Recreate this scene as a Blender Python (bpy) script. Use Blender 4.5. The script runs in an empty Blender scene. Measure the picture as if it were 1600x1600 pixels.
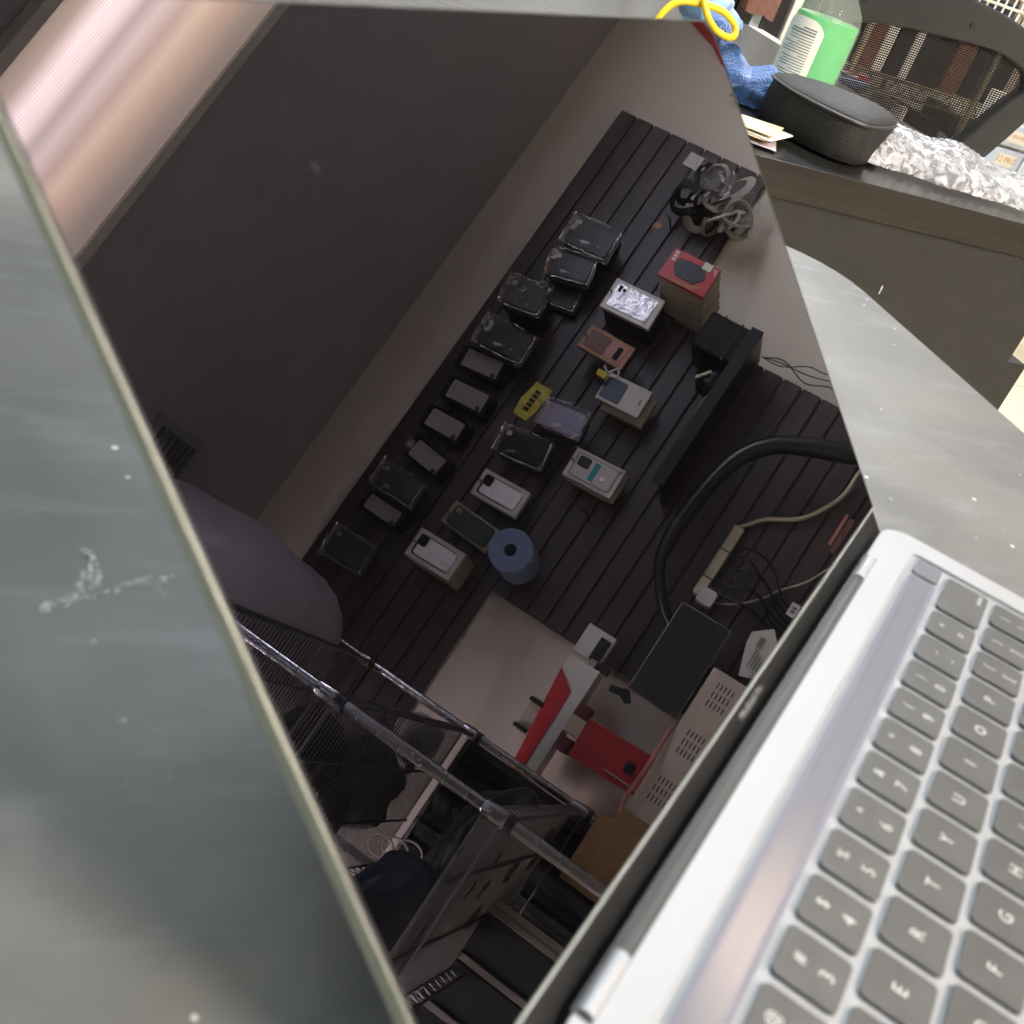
import bpy, bmesh, math, random
from mathutils import Vector, Matrix, noise
R = math.radians
random.seed(4)
sc = bpy.context.scene
C = sc.collection

# ------------------------------------------------------------------ camera
cam = bpy.data.objects.new('camera', bpy.data.cameras.new('camera'))
C.objects.link(cam)
ax = Vector((-0.26439833, -0.9161972548, 0.3011247472))
ay = Vector((-0.6008509806, -0.0877419557, -0.7945309612))
az = Vector((0.7543683598, -0.3910037590, -0.5272991924))
m = Matrix(((ax.x, -ay.x, -az.x), (ax.y, -ay.y, -az.y), (ax.z, -ay.z, -az.z)))
cam.matrix_world = Matrix.Translation((-0.0578413, 0.1129448, 0.9748028)) @ m.to_4x4()
cam.data.sensor_width = 36
cam.data.lens = 1707.75 / 1600 * 36
cam.data.clip_start = 0.01
cam.data.clip_end = 60
cam.data.dof.use_dof = True
cam.data.dof.focus_distance = 1.35
cam.data.dof.aperture_fstop = 22
sc.camera = cam

# ------------------------------------------------------------------ light
w = bpy.data.worlds.new('World'); sc.world = w; w.use_nodes = True
w.node_tree.nodes['Background'].inputs[0].default_value = (0.75, 0.8, 0.9, 1)
w.node_tree.nodes['Background'].inputs[1].default_value = 0.05
sc.view_settings.view_transform = 'Standard'
sc.view_settings.look = 'None'
sc.view_settings.exposure = 0.0
sc.view_settings.gamma = 1
TUBE = 10.5          # radiance of the brightest part of a ceiling light diffuser

# ------------------------------------------------------------------ materials
def new_mat(name):
    mt = bpy.data.materials.new(name); mt.use_nodes = True
    nt = mt.node_tree
    return mt, nt, nt.nodes['Principled BSDF']

def mat(name, col, rough=0.5, metal=0.0, var=0.0, vscale=20, bump=0.0, bscale=60, ior=1.5,
        alpha=1.0, trans=0.0, rvar=0.0, rscale=8, stretch=None, coat=0.0, sheen=0.0, detail=4, col2=None):
    mt, nt, p = new_mat(name)
    N, L = nt.nodes, nt.links
    p.inputs['Roughness'].default_value = rough
    p.inputs['Metallic'].default_value = metal
    p.inputs['IOR'].default_value = ior
    p.inputs['Alpha'].default_value = alpha
    p.inputs['Transmission Weight'].default_value = trans
    p.inputs['Coat Weight'].default_value = coat
    p.inputs['Sheen Weight'].default_value = sheen
    p.inputs['Base Color'].default_value = (*col, 1)
    co = N.new('ShaderNodeTexCoord'); vec = co.outputs['Object']
    if stretch:
        mp = N.new('ShaderNodeMapping'); mp.inputs['Scale'].default_value = stretch
        L.new(vec, mp.inputs['Vector']); vec = mp.outputs['Vector']
    if var or col2:
        n = N.new('ShaderNodeTexNoise'); n.inputs['Scale'].default_value = vscale; n.inputs['Detail'].default_value = detail
        L.new(vec, n.inputs['Vector'])
        r = N.new('ShaderNodeValToRGB'); L.new(n.outputs['Fac'], r.inputs['Fac'])
        c2 = col2 or tuple(min(1, c * (1 + var)) for c in col)
        c1 = col if col2 else tuple(c * (1 - var) for c in col)
        r.color_ramp.elements[0].position = 0.3; r.color_ramp.elements[1].position = 0.7
        r.color_ramp.elements[0].color = (*c1, 1); r.color_ramp.elements[1].color = (*c2, 1)
        L.new(r.outputs['Color'], p.inputs['Base Color'])
    if bump:
        n = N.new('ShaderNodeTexNoise'); n.inputs['Scale'].default_value = bscale; n.inputs['Detail'].default_value = 5
        L.new(vec, n.inputs['Vector'])
        b = N.new('ShaderNodeBump'); b.inputs['Strength'].default_value = bump; b.inputs['Distance'].default_value = 0.01
        L.new(n.outputs['Fac'], b.inputs['Height']); L.new(b.outputs['Normal'], p.inputs['Normal'])
    if rvar:
        n = N.new('ShaderNodeTexNoise'); n.inputs['Scale'].default_value = rscale; n.inputs['Detail'].default_value = 6
        L.new(vec, n.inputs['Vector'])
        r = N.new('ShaderNodeMapRange'); r.inputs['From Min'].default_value = .3; r.inputs['From Max'].default_value = .7
        r.inputs['To Min'].default_value = max(0, rough - rvar); r.inputs['To Max'].default_value = rough + rvar
        L.new(n.outputs['Fac'], r.inputs['Value']); L.new(r.outputs['Result'], p.inputs['Roughness'])
    return mt

M = {}
M['wall'] = mat('wall_paint', (.68, .59, .50), .75, var=.05, vscale=3, bump=.25, bscale=180)
M['ceiling'] = mat('ceiling_paint', (.40, .36, .375), .9, var=.04, vscale=4, bump=.4, bscale=150)
M['back_wall'] = mat('cream_paint', (.58, .58, .53), .7, var=.04, vscale=2)
M['slat'] = mat('dark_slat_laminate', (.055, .036, .036), .42, var=.3, vscale=6, bump=.1, bscale=40, stretch=(.3, 4, 4))
M['groove'] = mat('slat_groove', (.16, .11, .08), .5)
M['alu'] = mat('anodised_aluminium', (.285, .305, .312), .46, metal=.3, bump=.03, bscale=1500)
M['alu_edge'] = mat('aluminium_edge', (.30, .325, .27), .46, metal=.5)
M['key'] = mat('black_key_plastic', (.050, .055, .054), .40, ior=1.55, sheen=.0, var=.2, vscale=60)
M['legend'] = mat('key_legend_print', (.42, .45, .41), .5)
M['gasket'] = mat('black_rubber', (.012, .012, .014), .5)
M['strip'] = mat('black_bezel_satin', (.007, .008, .008), .34, ior=1.38, rvar=.05, rscale=30)
M['strip_text'] = mat('grey_lettering', (.20, .215, .21), .5)
M['glass_edge'] = mat('glass_edge', (.22, .26, .245), .3)
M['touchbar'] = mat('touch_strip_glass', (.13, .14, .162), .16, ior=1.7)
M['touch_rim'] = mat('touch_strip_rim', (.12, .125, .16), .3)
M['hinge'] = mat('hinge_grey', (.045, .05, .048), .5, ior=1.4)
M['pad'] = mat('trackpad_glass', (.55, .56, .57), .3)
M['black'] = mat('black_plastic', (.012, .012, .013), .4, var=.3, vscale=30)
M['blackgloss'] = mat('black_gloss', (.006, .007, .010), .12, var=.3, vscale=30)
M['blackmatte'] = mat('black_neoprene', (.017, .0175, .016), .6, ior=1.28, bump=.25, bscale=900, var=.1, vscale=30)
M['piping'] = mat('black_piping', (.018, .018, .017), .5)
M['white'] = mat('white_plastic', (.72, .68, .62), .4, var=.03)
M['card'] = mat('white_card', (.66, .60, .55), .55, var=.06, vscale=30)
M['cardedge'] = mat('card_side', (.45, .38, .30), .7, var=.15, vscale=60, stretch=(1, 1, 8))
M['red'] = mat('red_print', (.50, .03, .035), .4, var=.12, vscale=20)
M['orange'] = mat('orange_print', (.45, .17, .06), .45)
M['brown'] = mat('cardboard', (.30, .165, .075), .75, var=.12, vscale=30, bump=.1)
M['tan'] = mat('tan_card', (.45, .24, .14), .6, var=.1)
M['rust'] = mat('brown_leather', (.16, .06, .035), .45, var=.2)
M['silver'] = mat('silver_film', (.80, .74, .76), .25, metal=.35, bump=.6, bscale=25)
M['lilac'] = mat('lilac_case', (.36, .32, .50), .4, bump=.3, bscale=30)
M['yellow'] = mat('yellow_label', (.60, .48, .03), .5, var=.2, vscale=60)
M['navy'] = mat('navy_case', (.06, .085, .13), .4)
M['teal'] = mat('teal_band', (.03, .30, .32), .4)
M['green'] = mat('dark_green_case', (.012, .03, .028), .4)
M['blueroll'] = mat('blue_foam', (.22, .29, .46), .8, var=.1, vscale=50, bump=.3, bscale=200)
M['graystrap'] = mat('grey_silicone', (.44, .39, .33), .5, var=.2, vscale=12)
M['greyprint'] = mat('grey_print_card', (.36, .31, .31), .55, var=.06)
M['fold_glint'] = mat('bag_fold_glint', (.80, .74, .70), .2, metal=.9, bump=.8, bscale=45, alpha=.85)  # pale metallic colour that puts highlights on the bag folds
M['copper'] = mat('copper_pink', (.5, .2, .16), .4)
M['chrome'] = mat('chrome', (.42, .37, .35), .14, metal=1, bump=.12, bscale=60)
M['wire'] = mat('rack_wire', (.13, .12, .125), .4, metal=.8)
M['sack'] = mat('grey_plastic_wrap', (.42, .385, .42), .32, bump=.5, bscale=25, var=.15, vscale=5)
M['bluecloth2'] = mat('dark_blue_bag', (.003, .006, .02), .5, bump=.4, bscale=30)
M['maroon'] = mat('maroon_box', (.13, .02, .03), .5)
M['beige'] = mat('beige_enclosure', (.60, .50, .42), .45, var=.04)
M['dark'] = mat('dark_slot', (.01, .01, .01), .8)
M['screen'] = mat('monitor_glass', (.004, .006, .014), .22, ior=1.9, bump=.02, bscale=6)
M['hose'] = mat('black_hose_rubber', (.010, .011, .013), .33)
M['ivorycable'] = mat('ivory_cable', (.55, .47, .33), .5)
M['ivory'] = mat('ivory_plastic', (.62, .52, .38), .5, var=.1)
M['desk'] = mat('black_brown_wood', (.012, .012, .0105), .25, ior=1.28, var=.35, vscale=26, stretch=(1, .12, 3), bump=.12, bscale=60, detail=8)
M['deskpanel'] = mat('dark_green_grey_panel', (.0150, .0165, .0155), .5, ior=1.28, var=.12, vscale=40, bump=.05, bscale=300)
M['bluecloth'] = mat('blue_microfibre', (.06, .27, .85), .95, var=.4, vscale=40, bump=1, bscale=500, sheen=.6)
M['lightcloth'] = mat('pale_blue_cloth', (.28, .50, .80), .9, var=.3, vscale=20, sheen=.4)
M['yellowcable'] = mat('yellow_cable', (.85, .60, .01), .4)
M['liquid'] = mat('green_gel', (.06, .40, .11), .15, trans=.0, ior=1.4, var=.12, vscale=14)
M['clear'] = mat('clear_plastic', (.9, .95, .9), .06, alpha=.10, ior=1.3)
M['label'] = mat('bottle_label', (.72, .74, .62), .5)
M['print'] = mat('label_print', (.16, .20, .17), .6)
M['paperb'] = mat('label_paper', (.72, .70, .60), .6)
M['orangeprint'] = mat('label_orange_print', (.50, .22, .06), .6)
M['gold'] = mat('gold_sleeve', (.75, .60, .33), .4, bump=.3, bscale=60)
M['rustpack'] = mat('red_brown_packet', (.17, .08, .055), .35, var=.3, vscale=60)
M['chairframe'] = mat('chair_frame_plastic', (.026, .028, .028), .45, ior=1.28, var=.1)
M['shelfchrome'] = mat('rack_chrome', (.75, .70, .58), .2, metal=1)
M['bin'] = mat('frosted_drawer', (.50, .58, .66), .3, var=.2, vscale=10)
M['drawerframe'] = mat('white_drawer_frame', (.78, .75, .64), .4)
M['bluebit'] = mat('blue_packet', (.05, .16, .5), .5, var=.2)
M['greybench'] = mat('grey_bench', (.30, .28, .25), .6, var=.15, vscale=40)
M['bluerail'] = mat('blue_grey_rail', (.25, .34, .50), .4)
M['pink'] = mat('pink_edge', (.75, .25, .22), .5)
M['glue'] = mat('dried_glue', (.24, .25, .21), .6, var=.3, vscale=300)
M['speck'] = mat('pale_speck', (.45, .48, .43), .5)

def film(name, base, a, rough=.12, scale=22, bump=.9, a0=.04, f0=.52, f1=.72, ior=2.0):
    mt, nt, p = new_mat(name); N, L = nt.nodes, nt.links
    p.inputs['IOR'].default_value = ior
    p.inputs['Base Color'].default_value = (*base, 1); p.inputs['Roughness'].default_value = rough
    co = N.new('ShaderNodeTexCoord'); n = N.new('ShaderNodeTexNoise'); n.inputs['Scale'].default_value = scale
    n.inputs['Detail'].default_value = 3; n.inputs['Distortion'].default_value = 1.2
    L.new(co.outputs['Object'], n.inputs['Vector'])
    b = N.new('ShaderNodeBump'); b.inputs['Strength'].default_value = bump; b.inputs['Distance'].default_value = .03
    L.new(n.outputs['Fac'], b.inputs['Height']); L.new(b.outputs['Normal'], p.inputs['Normal'])
    r = N.new('ShaderNodeMapRange'); r.inputs['From Min'].default_value = f0; r.inputs['From Max'].default_value = f1
    r.inputs['To Min'].default_value = a0; r.inputs['To Max'].default_value = a
    L.new(n.outputs['Fac'], r.inputs['Value']); L.new(r.outputs['Result'], p.inputs['Alpha'])
    return mt
M['film'] = film('clear_bag_film', (.75, .72, .68), .8, scale=20, f0=.60, f1=.72, rough=.14, a0=.03, bump=1)
M['bubble'] = film('bubble_wrap_film', (.46, .48, .49), .8, rough=.2, scale=90, bump=.1, ior=1.45, a0=.3, f0=.4, f1=.65)

M['glue'] = film('dried_glue_film', (.33, .34, .29), .8, rough=.6, scale=320, bump=.2, a0=.1, f0=.36, f1=.62)
M['fold'] = M['fold_glint']
# glass of the laptop screen: black behind a clear, faintly warm coated front
def screen_glass():
    mt, nt, p = new_mat('screen_glass'); N, L = nt.nodes, nt.links
    p.inputs['Base Color'].default_value = (.0006, .0006, .0012, 1)
    p.inputs['Roughness'].default_value = 0.0
    p.inputs['IOR'].default_value = 2.0
    p.inputs['Specular Tint'].default_value = (.74, .76, 1.0, 1)
    co = N.new('ShaderNodeTexCoord')
    n = N.new('ShaderNodeTexNoise'); n.inputs['Scale'].default_value = 14; n.inputs['Detail'].default_value = 5
    L.new(co.outputs['Object'], n.inputs['Vector'])
    r = N.new('ShaderNodeMapRange'); r.inputs['From Min'].default_value = .62; r.inputs['From Max'].default_value = .8
    r.inputs['To Min'].default_value = 0.0; r.inputs['To Max'].default_value = .02
    L.new(n.outputs['Fac'], r.inputs['Value']); L.new(r.outputs['Result'], p.inputs['Roughness'])
    v = N.new('ShaderNodeTexVoronoi'); v.inputs['Scale'].default_value = 26
    L.new(co.outputs['Object'], v.inputs['Vector'])
    d = N.new('ShaderNodeMapRange'); d.inputs['From Min'].default_value = .018; d.inputs['From Max'].default_value = .05
    d.inputs['To Min'].default_value = .03; d.inputs['To Max'].default_value = .0007
    L.new(v.outputs['Distance'], d.inputs['Value'])
    cc = N.new('ShaderNodeCombineColor')
    for i in range(3): L.new(d.outputs['Result'], cc.inputs[i])
    L.new(cc.outputs['Color'], p.inputs['Base Color'])
    return mt
M['screen_glass'] = screen_glass()

# diffuser of the ceiling lights: tubes glowing through prismatic plastic
def diffuser(name='prismatic_diffuser', TUBE=TUBE, tint=(1, 1, 1)):
    mt, nt, p = new_mat(name); N, L = nt.nodes, nt.links
    p.inputs['Base Color'].default_value = (.6, .58, .55, 1); p.inputs['Roughness'].default_value = .4
    co = N.new('ShaderNodeTexCoord'); sp = N.new('ShaderNodeSeparateXYZ'); L.new(co.outputs['Generated'], sp.inputs[0])
    n = N.new('ShaderNodeTexNoise'); n.inputs['Scale'].default_value = 1.6; n.inputs['Detail'].default_value = 1
    L.new(co.outputs['Object'], n.inputs['Vector'])
    ma = N.new('ShaderNodeMath'); ma.operation = 'MULTIPLY_ADD'; ma.inputs[1].default_value = .08
    L.new(n.outputs['Fac'], ma.inputs[0]); L.new(sp.outputs['Y'], ma.inputs[2])
    sb = N.new('ShaderNodeMath'); sb.operation = 'SUBTRACT'; sb.inputs[1].default_value = .04; L.new(ma.outputs[0], sb.inputs[0])
    r = N.new('ShaderNodeValToRGB'); L.new(sb.outputs[0], r.inputs['Fac'])
    stops = [(0, .16, (1, .85, .72)), (.10, .20, (1, .85, .72)), (.26, .42, (1, .74, .56)), (.37, .58, (1, .82, .62)), (.46, .46, (1, .76, .66)),
             (.56, .62, (1, .88, .82)), (.64, .46, (1, .84, .80)), (.72, .88, (1, .88, .84)), (.80, 1.0, (1, .88, .86)), (.90, .42, (1, .82, .66)), (1, .24, (1, .82, .64))]
    e = r.color_ramp.elements
    while len(e) < len(stops): e.new(.5)
    for k, (pos, v, c) in enumerate(stops):
        e[k].position = pos; e[k].color = (c[0] * v * tint[0], c[1] * v * tint[1], c[2] * v * tint[2], 1)
    # fine prism pattern of the plastic
    vo = N.new('ShaderNodeTexVoronoi'); vo.inputs['Scale'].default_value = 130; vo.inputs['Randomness'].default_value = .0
    L.new(co.outputs['Object'], vo.inputs['Vector'])
    mr = N.new('ShaderNodeMapRange'); mr.inputs['From Min'].default_value = .0; mr.inputs['From Max'].default_value = .7
    mr.inputs['To Min'].default_value = TUBE * 1.25; mr.inputs['To Max'].default_value = TUBE * .75
    L.new(vo.outputs['Distance'], mr.inputs['Value'])
    L.new(r.outputs['Color'], p.inputs['Emission Color']); L.new(mr.outputs['Result'], p.inputs['Emission Strength'])
    return mt
M['diffuser'] = diffuser(tint=(1.1, .93, .76))
M['diffuser_bright'] = diffuser('added_light_diffuser', 19.5, (.74, 1.04, 1.30))  # three boosted strengths for the added, unseen ceiling lights
M['diffuser_mid'] = diffuser('mid_prismatic_diffuser', 135.0, (.80, 1.0, 1.22))
M['diffuser_wall'] = diffuser('bright_prismatic_diffuser', 430.0, (1, 1.01, 1.05))

# worn grey table top
def table_mat():
    mt, nt, p = new_mat('worn_grey_laminate'); N, L = nt.nodes, nt.links
    co = N.new('ShaderNodeTexCoord')
    def nz(scale, detail, st=None, rot=0, dist=0):
        n = N.new('ShaderNodeTexNoise'); n.inputs['Scale'].default_value = scale; n.inputs['Detail'].default_value = detail
        n.inputs['Distortion'].default_value = dist
        if st:
            mp = N.new('ShaderNodeMapping'); mp.inputs['Scale'].default_value = st; mp.inputs['Rotation'].default_value = (0, 0, rot)
            L.new(co.outputs['Object'], mp.inputs[0]); L.new(mp.outputs[0], n.inputs['Vector'])
        else: L.new(co.outputs['Object'], n.inputs['Vector'])
        return n.outputs['Fac']
    def mr(src, a, b, c, d):
        q = N.new('ShaderNodeMapRange'); L.new(src, q.inputs['Value'])
        for k, v in zip(('From Min', 'From Max', 'To Min', 'To Max'), (a, b, c, d)): q.inputs[k].default_value = v
        return q.outputs['Result']
    def mix(f, a, b):
        q = N.new('ShaderNodeMix'); q.data_type = 'RGBA'
        L.new(f, q.inputs[0])
        for s, v in ((6, a), (7, b)):
            if isinstance(v, tuple): q.inputs[s].default_value = (*v, 1)
            else: L.new(v, q.inputs[s])
        return q.outputs[2]
    c = mix(mr(nz(9, 8), .35, .7, 0, 1), (.074, .080, .078), (.124, .128, .118))
    c = mix(mr(nz(24, 9, None, 0, .4), .48, .70, 0, .45), c, (.15, .16, .155))
    c = mix(mr(nz(80, 9, (1, .22, 1), R(-40)), .55, .75, 0, .25), c, (.24, .26, .27))
    c = mix(mr(nz(5, 3, None, 0, 1), .60, .68, 0, .25), c, (.16, .12, .085))
    v = N.new('ShaderNodeTexVoronoi'); v.inputs['Scale'].default_value = 70; L.new(co.outputs['Object'], v.inputs['Vector'])
    sp = mr(v.outputs['Distance'], .05, .09, 1, 0)
    sp2 = N.new('ShaderNodeMath'); sp2.operation = 'MULTIPLY'; L.new(sp, sp2.inputs[0]); L.new(mr(nz(12, 2), .58, .62, 0, 1), sp2.inputs[1])
    c = mix(sp2.outputs[0], c, (.6, .62, .58))
    L.new(c, p.inputs['Base Color'])
    L.new(mr(nz(14, 6), .3, .7, .38, .48), p.inputs['Roughness'])
    p.inputs['IOR'].default_value = 1.38
    b = N.new('ShaderNodeBump'); b.inputs['Strength'].default_value = .05; b.inputs['Distance'].default_value = .002
    L.new(nz(90, 5), b.inputs['Height']); L.new(b.outputs['Normal'], p.inputs['Normal'])
    return mt
M['table'] = table_mat()

def tile_mat():
    mt, nt, p = new_mat('cream_floor_tiles'); N, L = nt.nodes, nt.links
    co = N.new('ShaderNodeTexCoord')
    br = N.new('ShaderNodeTexBrick'); br.offset = 0; br.inputs['Scale'].default_value = 1
    br.inputs['Brick Width'].default_value = .45; br.inputs['Row Height'].default_value = .45
    br.inputs['Mortar Size'].default_value = .003
    br.inputs['Color1'].default_value = (.74, .68, .50, 1); br.inputs['Color2'].default_value = (.70, .65, .48, 1)
    br.inputs['Mortar'].default_value = (.38, .34, .27, 1)
    L.new(co.outputs['Object'], br.inputs['Vector']); L.new(br.outputs['Color'], p.inputs['Base Color'])
    p.inputs['Roughness'].default_value = .3
    return mt
M['tile'] = tile_mat()

# see-through woven mesh of the chair back
def mesh_mat():
    mt, nt, p = new_mat('chair_mesh_fabric'); N, L = nt.nodes, nt.links
    p.inputs['Base Color'].default_value = (.012, .012, .012, 1); p.inputs['IOR'].default_value = 1.2; p.inputs['Roughness'].default_value = .6
    co = N.new('ShaderNodeTexCoord')
    sep = N.new('ShaderNodeSeparateXYZ'); L.new(co.outputs['Object'], sep.inputs[0])
    outs = []
    for ax_, fr in (('Y', 1300), ('Z', 1700)):
        a = N.new('ShaderNodeMath'); a.operation = 'MULTIPLY'; a.inputs[1].default_value = fr; L.new(sep.outputs[ax_], a.inputs[0])
        s = N.new('ShaderNodeMath'); s.operation = 'SINE'; L.new(a.outputs[0], s.inputs[0])
        outs.append(s.outputs[0])
    g = []
    for o_, th in zip(outs, (.25, -.15)):
        t = N.new('ShaderNodeMath'); t.operation = 'GREATER_THAN'; t.inputs[1].default_value = th; L.new(o_, t.inputs[0]); g.append(t.outputs[0])
    mx = N.new('ShaderNodeMath'); mx.operation = 'MAXIMUM'; L.new(g[0], mx.inputs[0]); L.new(g[1], mx.inputs[1])
    mr = N.new('ShaderNodeMapRange'); mr.inputs['To Min'].default_value = .12; mr.inputs['To Max'].default_value = 1; L.new(mx.outputs[0], mr.inputs['Value'])
    L.new(mr.outputs['Result'], p.inputs['Alpha'])
    return mt
M['mesh'] = mesh_mat()

# ------------------------------------------------------------------ mesh helpers
def tag(o, label=None, cat=None, group=None, kind=None):
    if label: o['label'] = label
    if cat: o['category'] = cat
    if group: o['group'] = group
    if kind: o['kind'] = kind
    return o

def thing(name, label, cat, loc=(0, 0, 0), rz=0, group=None):
    o = bpy.data.objects.new(name, None); C.objects.link(o); o.empty_display_size = .05
    o.location = loc; o.rotation_euler = (0, 0, rz)
    return tag(o, label, cat, group)

def WN(o, ang=35):
    if ang <= 50 and len(o.data.polygons) < 4000:
        wn = o.modifiers.new('weighted_normals', 'WEIGHTED_NORMAL'); wn.keep_sharp = True; wn.weight = 90

class MB:
    def __init__(s): s.bm = bmesh.new()
    def box(s, x0, x1, y0, y1, z0, z1, bev=0, seg=2):
        t = bmesh.new(); bmesh.ops.create_cube(t, size=1)
        for v in t.verts: v.co = Vector(((x0 + x1) / 2 + v.co.x * (x1 - x0), (y0 + y1) / 2 + v.co.y * (y1 - y0), (z0 + z1) / 2 + v.co.z * (z1 - z0)))
        if bev: bmesh.ops.bevel(t, geom=t.edges[:], offset=bev, segments=seg, profile=.5, affect='EDGES')
        s.join(t); return s
    def join(s, t, mtx=None):
        if mtx: t.transform(mtx)
        bmesh.ops.recalc_face_normals(t, faces=t.faces[:])
        me = bpy.data.meshes.new('t'); t.to_mesh(me); t.free(); s.bm.from_mesh(me); bpy.data.meshes.remove(me)
    def prism(s, pts, a, b, axis='z', bev=0):
        """outline pts (2d) extruded between a and b along an axis; x:(y,z) y:(x,z) z:(x,y)"""
        t = bmesh.new()
        f = {'x': lambda p, d: (d, p[0], p[1]), 'y': lambda p, d: (p[0], d, p[1]), 'z': lambda p, d: (p[0], p[1], d)}[axis]
        lo = [t.verts.new(f(p, a)) for p in pts]; hi = [t.verts.new(f(p, b)) for p in pts]
        n = len(pts); t.faces.new(lo); t.faces.new(hi)
        for i in range(n): t.faces.new((lo[i], lo[(i + 1) % n], hi[(i + 1) % n], hi[i]))
        bmesh.ops.recalc_face_normals(t, faces=t.faces[:])
        if bev:
            ed = [e for e in t.edges if (e.verts[0] in lo) == (e.verts[1] in lo)]
            bmesh.ops.bevel(t, geom=ed, offset=bev, segments=2, profile=.5, affect='EDGES')
        s.join(t); return s
    def tube(s, pts, r, seg=10, smooth=True, closed=False, flat=1.0):
        P = [Vector(p) for p in pts]
        rr = r if isinstance(r, (list, tuple)) else [r] * len(P)
        if smooth and len(P) > 2:
            Q = []; S = []
            n = len(P)
            rng = range(n) if closed else range(n - 1)
            for i in rng:
                p0 = P[(i - 1) % n] if (closed or i) else P[0]; p1 = P[i]; p2 = P[(i + 1) % n]
                p3 = P[(i + 2) % n] if (closed or i + 2 < n) else P[-1]
                for k in range(6):
                    u = k / 6
                    Q.append(.5 * ((2 * p1) + (p2 - p0) * u + (2 * p0 - 5 * p1 + 4 * p2 - p3) * u * u + (3 * p1 - p0 - 3 * p2 + p3) * u ** 3))
                    S.append(rr[i] * (1 - u) + rr[(i + 1) % n] * u)
            if not closed: Q.append(P[-1]); S.append(rr[-1])
            P, rr = Q, S
        t = bmesh.new(); rings = []
        up = None
        for i, p in enumerate(P):
            if closed: d = (P[(i + 1) % len(P)] - P[i - 1]).normalized()
            else: d = (P[min(i + 1, len(P) - 1)] - P[max(i - 1, 0)]).normalized()
            if up is None: up = d.orthogonal().normalized()
            up = (up - d * up.dot(d)).normalized(); sd = d.cross(up)
            rings.append([t.verts.new(p + (up * math.cos(2 * math.pi * k / seg) * flat + sd * math.sin(2 * math.pi * k / seg)) * rr[i]) for k in range(seg)])
        m_ = len(rings)
        for i in range(m_ if closed else m_ - 1):
            a, b = rings[i], rings[(i + 1) % m_]
            for k in range(seg): t.faces.new((a[k], a[(k + 1) % seg], b[(k + 1) % seg], b[k]))
        if not closed: t.faces.new(rings[0]); t.faces.new(rings[-1])
        s.join(t); return s
    def cyl(s, p0, p1, r, seg=16): return s.tube([p0, p1], r, seg, smooth=False)
    def lathe(s, prof, cx, cy, seg=28, sx=1, sy=1):
        t = bmesh.new(); rings = []
        for r, z in prof:
            rings.append([t.verts.new((cx + max(r, 1e-5) * sx * math.cos(2 * math.pi * k / seg), cy + max(r, 1e-5) * sy * math.sin(2 * math.pi * k / seg), z)) for k in range(seg)])
        for a, b in zip(rings, rings[1:]):
            for k in range(seg): t.faces.new((a[k], a[(k + 1) % seg], b[(k + 1) % seg], b[k]))
        t.faces.new(rings[0]); t.faces.new(rings[-1])
        s.join(t); return s
    def xf(s, mtx): s.bm.transform(mtx); return s
    def warp(s, fn):
        for v in s.bm.verts: v.co = fn(v.co)
        return s
    def obj(s, name, mt, parent=None, local=False, smooth=True, ang=35):
        me = bpy.data.meshes.new(name)
        if parent and not local:
            s.bm.transform(Matrix.Translation(-wloc(parent)))
        s.bm.to_mesh(me); s.bm.free()
        me.materials.append(M[mt] if isinstance(mt, str) else mt)
        o = bpy.data.objects.new(name, me); C.objects.link(o)
        if parent: o.parent = parent
        if smooth:
            for p in me.polygons: p.use_smooth = True
            me.set_sharp_from_angle(angle=R(ang))
            WN(o, ang)
        return o

def wloc(o):
    v = Vector(o.location)
    while o.parent: o = o.parent; v += Vector(o.location)
    return v

def at_own_place(o):
    """move an object's origin to the centre of its base"""
    me = o.data; xs = [v.co for v in me.vertices]
    c = Vector(((min(v.x for v in xs) + max(v.x for v in xs)) / 2, (min(v.y for v in xs) + max(v.y for v in xs)) / 2, min(v.z for v in xs)))
    me.transform(Matrix.Translation(-c)); o.location = Vector(o.location) + c
    return o

def solo(mb, name, mt, label, cat, group=None, ang=35):
    return at_own_place(tag(mb.obj(name, mt, ang=ang), label, cat, group))

def rrect(x0, x1, y0, y1, r, n=6):
    if not isinstance(r, (tuple, list)): r = (r,) * 4
    out = []
    for (cx, cy, a0), q in zip(((x1, y1, 0), (x0, y1, 90), (x0, y0, 180), (x1, y0, 270)), r):
        sx = -1 if cx == x1 else 1; sy = -1 if cy == y1 else 1
        for k in range(n + 1):
            a = R(a0 + 90 * k / n)
            out.append((cx + sx * q + q * math.cos(a), cy + sy * q + q * math.sin(a)))
    return out

def text_bm(body, size, depth=.00005, align='CENTER'):
    cu = bpy.data.curves.new('txt', 'FONT'); cu.body = body; cu.size = size; cu.align_x = align; cu.align_y = 'CENTER'
    cu.extrude = depth; cu.resolution_u = 2
    o = bpy.data.objects.new('txt', cu); C.objects.link(o)
    bpy.context.view_layer.update()
    me = bpy.data.meshes.new_from_object(o.evaluated_get(bpy.context.evaluated_depsgraph_get()))
    bpy.data.objects.remove(o); bpy.data.curves.remove(cu)
    t = bmesh.new(); t.from_mesh(me); bpy.data.meshes.remove(me)
    return t

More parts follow.
